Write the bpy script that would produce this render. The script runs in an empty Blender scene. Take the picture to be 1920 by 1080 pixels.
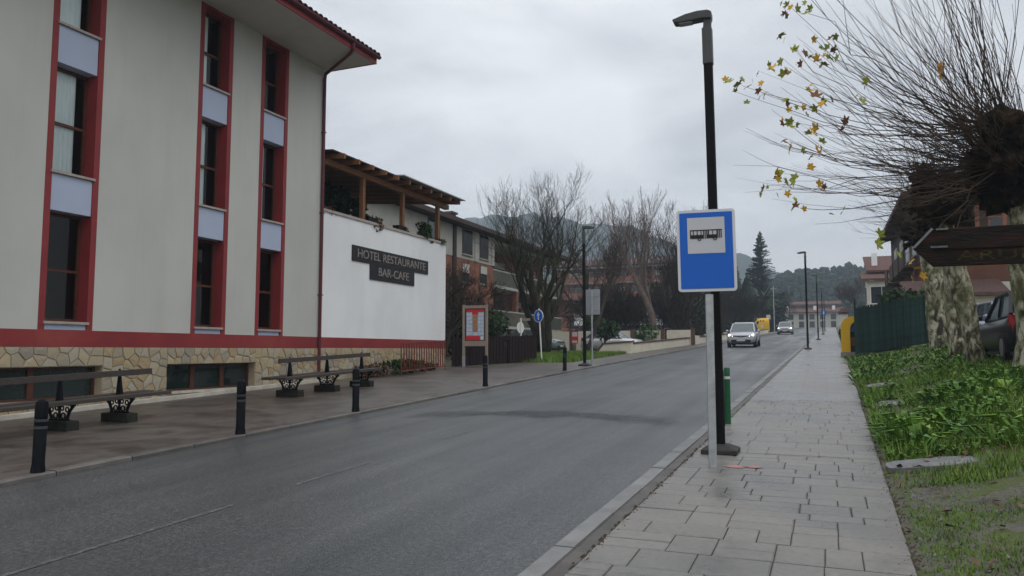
import bpy, bmesh, math, random
import numpy as np
from mathutils import Vector, Matrix
random.seed(7)
rng = np.random.default_rng(11)
sc = bpy.context.scene
col = sc.collection
R = math.radians

# ---------------------------------------------------------------- camera
G = 0.03631                                   # the street climbs 3.6 %
cam_d = bpy.data.cameras.new('camera'); cam = bpy.data.objects.new('camera', cam_d); col.objects.link(cam)
cam.location = (0, 0, 1.6)
cam.rotation_euler = (R(90) + 0.082908, 0, 0.390774)
cam_d.sensor_width = 36; cam_d.lens = 26.625; cam_d.clip_start = 0.05; cam_d.clip_end = 6000
sc.camera = cam

# ---------------------------------------------------------------- sky and sun (overcast)
w = bpy.data.worlds.new('World'); sc.world = w; w.use_nodes = True
nt = w.node_tree; nt.nodes.clear()
def wn(t, **k):
    n = nt.nodes.new(t)
    for a, b in k.items(): setattr(n, a, b)
    return n
SUN_EL, SUN_ROT = 64, 118
sky = wn('ShaderNodeTexSky', sky_type='NISHITA', sun_disc=False, sun_elevation=R(SUN_EL), sun_rotation=R(SUN_ROT))
bg1 = wn('ShaderNodeBackground'); bg1.inputs['Strength'].default_value = 0.09
bg2 = wn('ShaderNodeBackground'); bg2.inputs['Strength'].default_value = 1.0
tc = wn('ShaderNodeTexCoord'); sep = wn('ShaderNodeSeparateXYZ')
nt.links.new(tc.outputs['Generated'], sep.inputs[0])
zz = wn('ShaderNodeMath', operation='MAXIMUM'); zz.inputs[1].default_value = 0.0
nt.links.new(sep.outputs['Z'], zz.inputs[0])
za = wn('ShaderNodeMath', operation='ADD'); za.inputs[1].default_value = 0.22
nt.links.new(zz.outputs[0], za.inputs[0])
dv = wn('ShaderNodeVectorMath', operation='DIVIDE'); cmb = wn('ShaderNodeCombineXYZ')
for i in range(2): nt.links.new(za.outputs[0], cmb.inputs[i])
cmb.inputs[2].default_value = 1.0
nt.links.new(tc.outputs['Generated'], dv.inputs[0]); nt.links.new(cmb.outputs[0], dv.inputs[1])
no = wn('ShaderNodeTexNoise'); no.inputs['Scale'].default_value = 1.5; no.inputs['Detail'].default_value = 7
no.inputs['Roughness'].default_value = 0.55; no.inputs['Distortion'].default_value = 0.35
nt.links.new(dv.outputs[0], no.inputs['Vector'])
rp = wn('ShaderNodeValToRGB')
rp.color_ramp.elements[0].position = 0.37; rp.color_ramp.elements[0].color = (0.56, 0.578, 0.612, 1)
rp.color_ramp.elements[1].position = 0.66; rp.color_ramp.elements[1].color = (0.85, 0.867, 0.892, 1)
nt.links.new(no.outputs['Fac'], rp.inputs[0])
# an overcast sky is brighter towards the zenith
mr = wn('ShaderNodeMapRange', interpolation_type='SMOOTHSTEP')
mr.inputs['From Min'].default_value = 0.05; mr.inputs['From Max'].default_value = 1.0
mr.inputs['To Min'].default_value = 1.0; mr.inputs['To Max'].default_value = 1.75
nt.links.new(zz.outputs[0], mr.inputs[0])
ml = wn('ShaderNodeVectorMath', operation='SCALE')
hm = wn('ShaderNodeMapRange', interpolation_type='SMOOTHSTEP'); hm.inputs['From Min'].default_value = 0.0; hm.inputs['From Max'].default_value = 0.26
nt.links.new(zz.outputs[0], hm.inputs[0])
hc = wn('ShaderNodeMix', data_type='RGBA'); hc.inputs['A'].default_value = (0.70, 0.685, 0.675, 1)      # paler, slightly warm low cloud
nt.links.new(hm.outputs[0], hc.inputs['Factor']); nt.links.new(rp.outputs[0], hc.inputs['B'])
nt.links.new(hc.outputs['Result'], ml.inputs[0]); nt.links.new(mr.outputs[0], ml.inputs['Scale'])
nt.links.new(ml.outputs[0], bg2.inputs['Color'])
nt.links.new(sky.outputs[0], bg1.inputs['Color'])
mx = wn('ShaderNodeMixShader'); mx.inputs[0].default_value = 0.94
out = wn('ShaderNodeOutputWorld')
nt.links.new(bg1.outputs[0], mx.inputs[1]); nt.links.new(bg2.outputs[0], mx.inputs[2]); nt.links.new(mx.outputs[0], out.inputs[0])

sun_d = bpy.data.lights.new('sun', 'SUN'); sun = bpy.data.objects.new('sun', sun_d); col.objects.link(sun)
sun_d.energy = 0.95; sun_d.angle = R(70); sun_d.color = (1.0, 0.97, 0.93)
el, az = R(SUN_EL), R(SUN_ROT)
sdir = Vector((math.sin(az) * math.cos(el), math.cos(az) * math.cos(el), math.sin(el)))
sun.rotation_euler = sdir.to_track_quat('Z', 'Y').to_euler()
sc.view_settings.view_transform = 'Standard'; sc.view_settings.look = 'None'
sc.view_settings.exposure = 0.0; sc.view_settings.gamma = 1.0; sc.view_settings.use_curve_mapping = False
sc.cycles.max_bounces = 6; sc.cycles.volume_bounces = 1; sc.cycles.transparent_max_bounces = 12

# ---------------------------------------------------------------- materials
def lin(h):
    v = [int(h[i:i+2], 16) / 255 for i in (0, 2, 4)]
    return tuple(c / 12.92 if c <= .04045 else ((c + .055) / 1.055) ** 2.4 for c in v)
def newmat(name):
    m = bpy.data.materials.new(name); m.use_nodes = True
    t = m.node_tree; b = t.nodes['Principled BSDF']
    return m, t, b
def nd(t, typ, **k):
    n = t.nodes.new(typ)
    for a, b in k.items(): setattr(n, a, b)
    return n
def setramp(r, stops, interp='LINEAR'):
    cr = r.color_ramp; cr.interpolation = interp
    while len(cr.elements) < len(stops): cr.elements.new(0.5)
    for e, (p, c) in zip(cr.elements, stops):
        e.position = p; e.color = (c[0], c[1], c[2], 1)
def mat(name, c, rough=.7, var=.15, vs=2.5, bump=0., bs=40., metal=0., spec=.28, rnd=0., c2=None, rvar=0., stretch=None, coat=0.):
    m, t, b = newmat(name)
    tcn = nd(t, 'ShaderNodeTexCoord'); mp = nd(t, 'ShaderNodeMapping')
    if stretch: mp.inputs['Scale'].default_value = stretch
    t.links.new(tcn.outputs['Object'], mp.inputs[0])
    n = nd(t, 'ShaderNodeTexNoise'); n.inputs['Scale'].default_value = vs; n.inputs['Detail'].default_value = 6
    n.inputs['Roughness'].default_value = .6
    t.links.new(mp.outputs[0], n.inputs['Vector'])
    lo = tuple(max(0, x * (1 - var)) for x in c); hi = tuple(min(1, x * (1 + var)) for x in c) if c2 is None else c2
    r = nd(t, 'ShaderNodeValToRGB'); setramp(r, [(.32, lo), (.68, hi)])
    t.links.new(n.outputs['Fac'], r.inputs[0]); last = r.outputs[0]
    if rnd:
        oi = nd(t, 'ShaderNodeObjectInfo'); mrn = nd(t, 'ShaderNodeMapRange')
        mrn.inputs['To Min'].default_value = 1 - rnd; mrn.inputs['To Max'].default_value = 1 + rnd
        t.links.new(oi.outputs['Random'], mrn.inputs[0])
        h = nd(t, 'ShaderNodeHueSaturation'); t.links.new(mrn.outputs[0], h.inputs['Value']); t.links.new(last, h.inputs['Color'])
        last = h.outputs[0]
    t.links.new(last, b.inputs['Base Color'])
    b.inputs['Roughness'].default_value = rough; b.inputs['Metallic'].default_value = metal
    b.inputs['Specular IOR Level'].default_value = spec; b.inputs['Coat Weight'].default_value = coat
    if rvar:
        q = nd(t, 'ShaderNodeMapRange'); q.inputs['To Min'].default_value = rough - rvar; q.inputs['To Max'].default_value = rough + rvar
        t.links.new(n.outputs['Fac'], q.inputs[0]); t.links.new(q.outputs[0], b.inputs['Roughness'])
    if bump:
        n2 = nd(t, 'ShaderNodeTexNoise'); n2.inputs['Scale'].default_value = bs; n2.inputs['Detail'].default_value = 4
        t.links.new(mp.outputs[0], n2.inputs['Vector'])
        bp = nd(t, 'ShaderNodeBump'); bp.inputs['Strength'].default_value = bump; bp.inputs['Distance'].default_value = .02
        t.links.new(n2.outputs['Fac'], bp.inputs['Height']); t.links.new(bp.outputs[0], b.inputs['Normal'])
    return m
def rampmat(name, stops, vs, rough, rnd_only=False, bump=0., bs=30., spec=.2, dist=0., interp='LINEAR', stretch=None, detail=6, nrough=.6):
    m, t, b = newmat(name)
    tcn = nd(t, 'ShaderNodeTexCoord'); mp = nd(t, 'ShaderNodeMapping'); t.links.new(tcn.outputs['Object'], mp.inputs[0])
    if stretch: mp.inputs['Scale'].default_value = stretch
    n = nd(t, 'ShaderNodeTexNoise'); n.inputs['Scale'].default_value = vs; n.inputs['Detail'].default_value = detail
    n.inputs['Distortion'].default_value = dist; n.inputs['Roughness'].default_value = nrough
    t.links.new(mp.outputs[0], n.inputs['Vector'])
    r = nd(t, 'ShaderNodeValToRGB'); setramp(r, stops, interp)
    if rnd_only:
        oi = nd(t, 'ShaderNodeObjectInfo')
        mm = nd(t, 'ShaderNodeMath', operation='MULTIPLY_ADD'); mm.inputs[1].default_value = .45; mm.inputs[2].default_value = -.22
        t.links.new(n.outputs['Fac'], mm.inputs[0])
        ad = nd(t, 'ShaderNodeMath', operation='ADD'); t.links.new(oi.outputs['Random'], ad.inputs[0]); t.links.new(mm.outputs[0], ad.inputs[1])
        t.links.new(ad.outputs[0], r.inputs[0])
    else:
        t.links.new(n.outputs['Fac'], r.inputs[0])
    t.links.new(r.outputs[0], b.inputs['Base Color'])
    b.inputs['Roughness'].default_value = rough; b.inputs['Specular IOR Level'].default_value = spec
    if bump:
        n2 = nd(t, 'ShaderNodeTexNoise'); n2.inputs['Scale'].default_value = bs; n2.inputs['Detail'].default_value = 5
        t.links.new(mp.outputs[0], n2.inputs['Vector'])
        bp = nd(t, 'ShaderNodeBump'); bp.inputs['Strength'].default_value = bump; bp.inputs['Distance'].default_value = .03
        t.links.new(n2.outputs['Fac'], bp.inputs['Height']); t.links.new(bp.outputs[0], b.inputs['Normal'])
    return m

def wet_asphalt():
    m, t, b = newmat('wet_asphalt')
    tcn = nd(t, 'ShaderNodeTexCoord')
    n1 = nd(t, 'ShaderNodeTexNoise'); n1.inputs['Scale'].default_value = .35; n1.inputs['Detail'].default_value = 5
    n2 = nd(t, 'ShaderNodeTexNoise'); n2.inputs['Scale'].default_value = 30; n2.inputs['Detail'].default_value = 5; n2.inputs['Roughness'].default_value = .75
    n3 = nd(t, 'ShaderNodeTexVoronoi'); n3.inputs['Scale'].default_value = 75
    for n in (n1, n2, n3): t.links.new(tcn.outputs['Object'], n.inputs['Vector'])
    mpt = nd(t, 'ShaderNodeMapping'); mpt.inputs['Scale'].default_value = (1.3, .045, 1); t.links.new(tcn.outputs['Object'], mpt.inputs[0])
    n4 = nd(t, 'ShaderNodeTexNoise'); n4.inputs['Scale'].default_value = 1.0; n4.inputs['Detail'].default_value = 3; t.links.new(mpt.outputs[0], n4.inputs['Vector'])
    av = nd(t, 'ShaderNodeMath', operation='MULTIPLY_ADD'); av.inputs[1].default_value = .6; t.links.new(n4.outputs['Fac'], av.inputs[0])
    h1 = nd(t, 'ShaderNodeMath', operation='MULTIPLY'); h1.inputs[1].default_value = .4; t.links.new(n1.outputs['Fac'], h1.inputs[0]); t.links.new(h1.outputs[0], av.inputs[2])
    r1 = nd(t, 'ShaderNodeValToRGB'); setramp(r1, [(.38, (.034, .038, .040)), (.50, (.050, .054, .056)), (.62, (.070, .074, .076))])
    t.links.new(av.outputs[0], r1.inputs[0])
    r2 = nd(t, 'ShaderNodeValToRGB'); setramp(r2, [(.30, (.42, .42, .42)), (.52, (1, 1, 1)), (.70, (2.2, 2.2, 2.15))])
    t.links.new(n2.outputs['Fac'], r2.inputs[0])
    mu = nd(t, 'ShaderNodeMix', data_type='RGBA', blend_type='MULTIPLY'); mu.inputs['Factor'].default_value = 1.0
    t.links.new(r1.outputs[0], mu.inputs['A']); t.links.new(r2.outputs[0], mu.inputs['B'])
    t.links.new(mu.outputs['Result'], b.inputs['Base Color'])
    q = nd(t, 'ShaderNodeMapRange'); q.inputs['From Min'].default_value = .38; q.inputs['From Max'].default_value = .62
    q.inputs['To Min'].default_value = .50; q.inputs['To Max'].default_value = .30
    t.links.new(av.outputs[0], q.inputs[0]); t.links.new(q.outputs[0], b.inputs['Roughness'])
    b.inputs['Specular IOR Level'].default_value = .5; b.inputs['Coat Weight'].default_value = .0
    bp = nd(t, 'ShaderNodeBump'); bp.inputs['Strength'].default_value = .5; bp.inputs['Distance'].default_value = .008
    t.links.new(n3.outputs['Distance'], bp.inputs['Height']); t.links.new(bp.outputs[0], b.inputs['Normal'])
    return m
def worn_paint(name, c, base, thr=.5, sc_=9, rough=.55):
    m, t, b = newmat(name)
    tcn = nd(t, 'ShaderNodeTexCoord')
    n = nd(t, 'ShaderNodeTexNoise'); n.inputs['Scale'].default_value = sc_; n.inputs['Detail'].default_value = 8; n.inputs['Roughness'].default_value = .75
    t.links.new(tcn.outputs['Object'], n.inputs['Vector'])
    r = nd(t, 'ShaderNodeValToRGB'); setramp(r, [(thr - .08, base), (thr + .12, c)])
    t.links.new(n.outputs['Fac'], r.inputs[0]); t.links.new(r.outputs[0], b.inputs['Base Color'])
    b.inputs['Roughness'].default_value = rough
    return m
def glassmat(name, tint=(.9, .93, .93), rough=.02):
    m, t, b = newmat(name); t.nodes.remove(b)
    tr = nd(t, 'ShaderNodeBsdfTransparent'); tr.inputs[0].default_value = (*tint, 1)
    gl = nd(t, 'ShaderNodeBsdfGlossy'); gl.inputs['Roughness'].default_value = rough
    fr = nd(t, 'ShaderNodeFresnel'); fr.inputs[0].default_value = 1.42
    mxx = nd(t, 'ShaderNodeMixShader')
    t.links.new(fr.outputs[0], mxx.inputs[0]); t.links.new(tr.outputs[0], mxx.inputs[1]); t.links.new(gl.outputs[0], mxx.inputs[2])
    t.links.new(mxx.outputs[0], t.nodes['Material Output'].inputs[0])
    return m
def emit(name, c, s):
    m, t, b = newmat(name)
    b.inputs['Base Color'].default_value = (*c, 1); b.inputs['Emission Color'].default_value = (*c, 1); b.inputs['Emission Strength'].default_value = s
    return m
def barkplane():
    m, t, b = newmat('plane_tree_bark')
    tcn = nd(t, 'ShaderNodeTexCoord'); mp = nd(t, 'ShaderNodeMapping'); mp.inputs['Scale'].default_value = (1, 1, .55)
    t.links.new(tcn.outputs['Object'], mp.inputs[0])
    n1 = nd(t, 'ShaderNodeTexNoise'); n1.inputs['Scale'].default_value = 5.5; n1.inputs['Detail'].default_value = 4; n1.inputs['Distortion'].default_value = .8
    n2 = nd(t, 'ShaderNodeTexNoise'); n2.inputs['Scale'].default_value = 11; n2.inputs['Detail'].default_value = 5
    n3 = nd(t, 'ShaderNodeTexNoise'); n3.inputs['Scale'].default_value = 2.2; n3.inputs['Detail'].default_value = 3
    for n in (n1, n2, n3): t.links.new(mp.outputs[0], n.inputs['Vector'])
    r1 = nd(t, 'ShaderNodeValToRGB'); setramp(r1, [(.0, (.030, .022, .013)), (.42, (.10, .09, .048)), (.48, (.24, .22, .14)), (.57, (.42, .40, .31))], 'CONSTANT')
    t.links.new(n1.outputs['Fac'], r1.inputs[0])
    r2 = nd(t, 'ShaderNodeValToRGB'); setramp(r2, [(.36, (.10, .09, .05)), (.5, (1, 1, 1)), (.8, (1.05, 1.05, 1))])
    t.links.new(n2.outputs['Fac'], r2.inputs[0])
    mu = nd(t, 'ShaderNodeMix', data_type='RGBA', blend_type='MULTIPLY'); mu.inputs['Factor'].default_value = .85
    t.links.new(r1.outputs[0], mu.inputs['A']); t.links.new(r2.outputs[0], mu.inputs['B'])
    r3 = nd(t, 'ShaderNodeValToRGB'); setramp(r3, [(.46, (0, 0, 0)), (.60, (.6, .6, .6))]); t.links.new(n3.outputs['Fac'], r3.inputs[0])
    mo = nd(t, 'ShaderNodeMix', data_type='RGBA'); mo.inputs['B'].default_value = (.085, .095, .03, 1)
    t.links.new(r3.outputs[0], mo.inputs['Factor']); t.links.new(mu.outputs['Result'], mo.inputs['A'])
    t.links.new(mo.outputs['Result'], b.inputs['Base Color']); b.inputs['Roughness'].default_value = .85
    bp = nd(t, 'ShaderNodeBump'); bp.inputs['Strength'].default_value = .6; bp.inputs['Distance'].default_value = .02
    t.links.new(n1.outputs['Fac'], bp.inputs['Height']); t.links.new(bp.outputs[0], b.inputs['Normal'])
    return m
def render_wall(name, c, dark):        # rendered wall with soft patches and faint rain streaks
    m, t, b = newmat(name); tcn = nd(t, 'ShaderNodeTexCoord')
    def ns(scale, st, det, ro):
        mp = nd(t, 'ShaderNodeMapping'); mp.inputs['Scale'].default_value = st; t.links.new(tcn.outputs['Object'], mp.inputs[0])
        n = nd(t, 'ShaderNodeTexNoise'); n.inputs['Scale'].default_value = scale; n.inputs['Detail'].default_value = det; n.inputs['Roughness'].default_value = ro
        t.links.new(mp.outputs[0], n.inputs['Vector']); return n
    a = ns(.45, (1, 1, .6), 6, .6); s1 = ns(2.2, (1, 1, .07), 5, .65); g = ns(55, (1, 1, 1), 4, .6)
    r1 = nd(t, 'ShaderNodeValToRGB'); setramp(r1, [(.36, tuple(x*.93 for x in c)), (.62, tuple(x*1.05 for x in c))]); t.links.new(a.outputs['Fac'], r1.inputs[0])
    r2 = nd(t, 'ShaderNodeValToRGB'); setramp(r2, [(.36, (dark, dark*.995, dark*.975)), (.50, (1, 1, 1))]); t.links.new(s1.outputs['Fac'], r2.inputs[0])
    mu = nd(t, 'ShaderNodeMix', data_type='RGBA', blend_type='MULTIPLY'); mu.inputs['Factor'].default_value = .75
    t.links.new(r1.outputs[0], mu.inputs['A']); t.links.new(r2.outputs[0], mu.inputs['B']); t.links.new(mu.outputs['Result'], b.inputs['Base Color'])
    b.inputs['Roughness'].default_value = .88; b.inputs['Specular IOR Level'].default_value = .2
    bp = nd(t, 'ShaderNodeBump'); bp.inputs['Strength'].default_value = .25; bp.inputs['Distance'].default_value = .01
    t.links.new(g.outputs['Fac'], bp.inputs['Height']); t.links.new(bp.outputs[0], b.inputs['Normal'])
    return m
def tilemat():
    m, t, b = newmat('stamped_tile')
    ge = nd(t, 'ShaderNodeNewGeometry'); oi = nd(t, 'ShaderNodeObjectInfo')
    n1 = nd(t, 'ShaderNodeTexNoise'); n1.inputs['Scale'].default_value = 1.1; n1.inputs['Detail'].default_value = 7; n1.inputs['Roughness'].default_value = .62
    n2 = nd(t, 'ShaderNodeTexNoise'); n2.inputs['Scale'].default_value = 22; n2.inputs['Detail'].default_value = 6; n2.inputs['Roughness'].default_value = .7
    for n in (n1, n2): t.links.new(ge.outputs['Position'], n.inputs['Vector'])
    r1 = nd(t, 'ShaderNodeValToRGB'); setramp(r1, [(.34, (.080, .074, .066)), (.47, (.140, .131, .119)), (.62, (.185, .174, .158))])
    t.links.new(n1.outputs['Fac'], r1.inputs[0])
    r2 = nd(t, 'ShaderNodeValToRGB'); setramp(r2, [(.3, (.72, .72, .72)), (.5, (1, 1, 1)), (.75, (1.15, 1.14, 1.12))]); t.links.new(n2.outputs['Fac'], r2.inputs[0])
    mu = nd(t, 'ShaderNodeMix', data_type='RGBA', blend_type='MULTIPLY'); mu.inputs['Factor'].default_value = 1
    t.links.new(r1.outputs[0], mu.inputs['A']); t.links.new(r2.outputs[0], mu.inputs['B'])
    h = nd(t, 'ShaderNodeHueSaturation'); mrn = nd(t, 'ShaderNodeMapRange'); mrn.inputs['To Min'].default_value = .92; mrn.inputs['To Max'].default_value = 1.07
    t.links.new(oi.outputs['Random'], mrn.inputs[0]); t.links.new(mrn.outputs[0], h.inputs['Value']); t.links.new(mu.outputs['Result'], h.inputs['Color']); t.links.new(h.outputs[0], b.inputs['Base Color'])
    q = nd(t, 'ShaderNodeMapRange'); q.inputs['From Min'].default_value = .35; q.inputs['From Max'].default_value = .65; q.inputs['To Min'].default_value = .24; q.inputs['To Max'].default_value = .52
    t.links.new(n1.outputs['Fac'], q.inputs[0]); t.links.new(q.outputs[0], b.inputs['Roughness'])
    bp = nd(t, 'ShaderNodeBump'); bp.inputs['Strength'].default_value = .3; bp.inputs['Distance'].default_value = .01
    t.links.new(n2.outputs['Fac'], bp.inputs['Height']); t.links.new(bp.outputs[0], b.inputs['Normal'])
    return m
def far_pavement():
    m, t, b = newmat('stamped_concrete_far')
    tcn = nd(t, 'ShaderNodeTexCoord')
    br = nd(t, 'ShaderNodeTexBrick'); br.inputs['Scale'].default_value = 1.0
    br.inputs['Brick Width'].default_value = .5; br.inputs['Row Height'].default_value = .28; br.inputs['Mortar Size'].default_value = .012
    br.inputs['Color1'].default_value = (.205, .197, .188, 1); br.inputs['Color2'].default_value = (.185, .177, .17, 1); br.inputs['Mortar'].default_value = (.135, .128, .12, 1)
    n = nd(t, 'ShaderNodeTexNoise'); n.inputs['Scale'].default_value = .9; n.inputs['Detail'].default_value = 6
    for q in (br, n): t.links.new(tcn.outputs['Object'], q.inputs['Vector'])
    r = nd(t, 'ShaderNodeValToRGB'); setramp(r, [(.3, (.72, .72, .72)), (.7, (1.1, 1.1, 1.1))]); t.links.new(n.outputs['Fac'], r.inputs[0])
    mu = nd(t, 'ShaderNodeMix', data_type='RGBA', blend_type='MULTIPLY'); mu.inputs['Factor'].default_value = 1
    t.links.new(br.outputs['Color'], mu.inputs['A']); t.links.new(r.outputs[0], mu.inputs['B']); t.links.new(mu.outputs['Result'], b.inputs['Base Color'])
    q = nd(t, 'ShaderNodeMapRange'); q.inputs['From Min'].default_value = .35; q.inputs['From Max'].default_value = .65
    q.inputs['To Min'].default_value = .26; q.inputs['To Max'].default_value = .5
    t.links.new(n.outputs['Fac'], q.inputs[0]); t.links.new(q.outputs[0], b.inputs['Roughness'])
    return m

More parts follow.
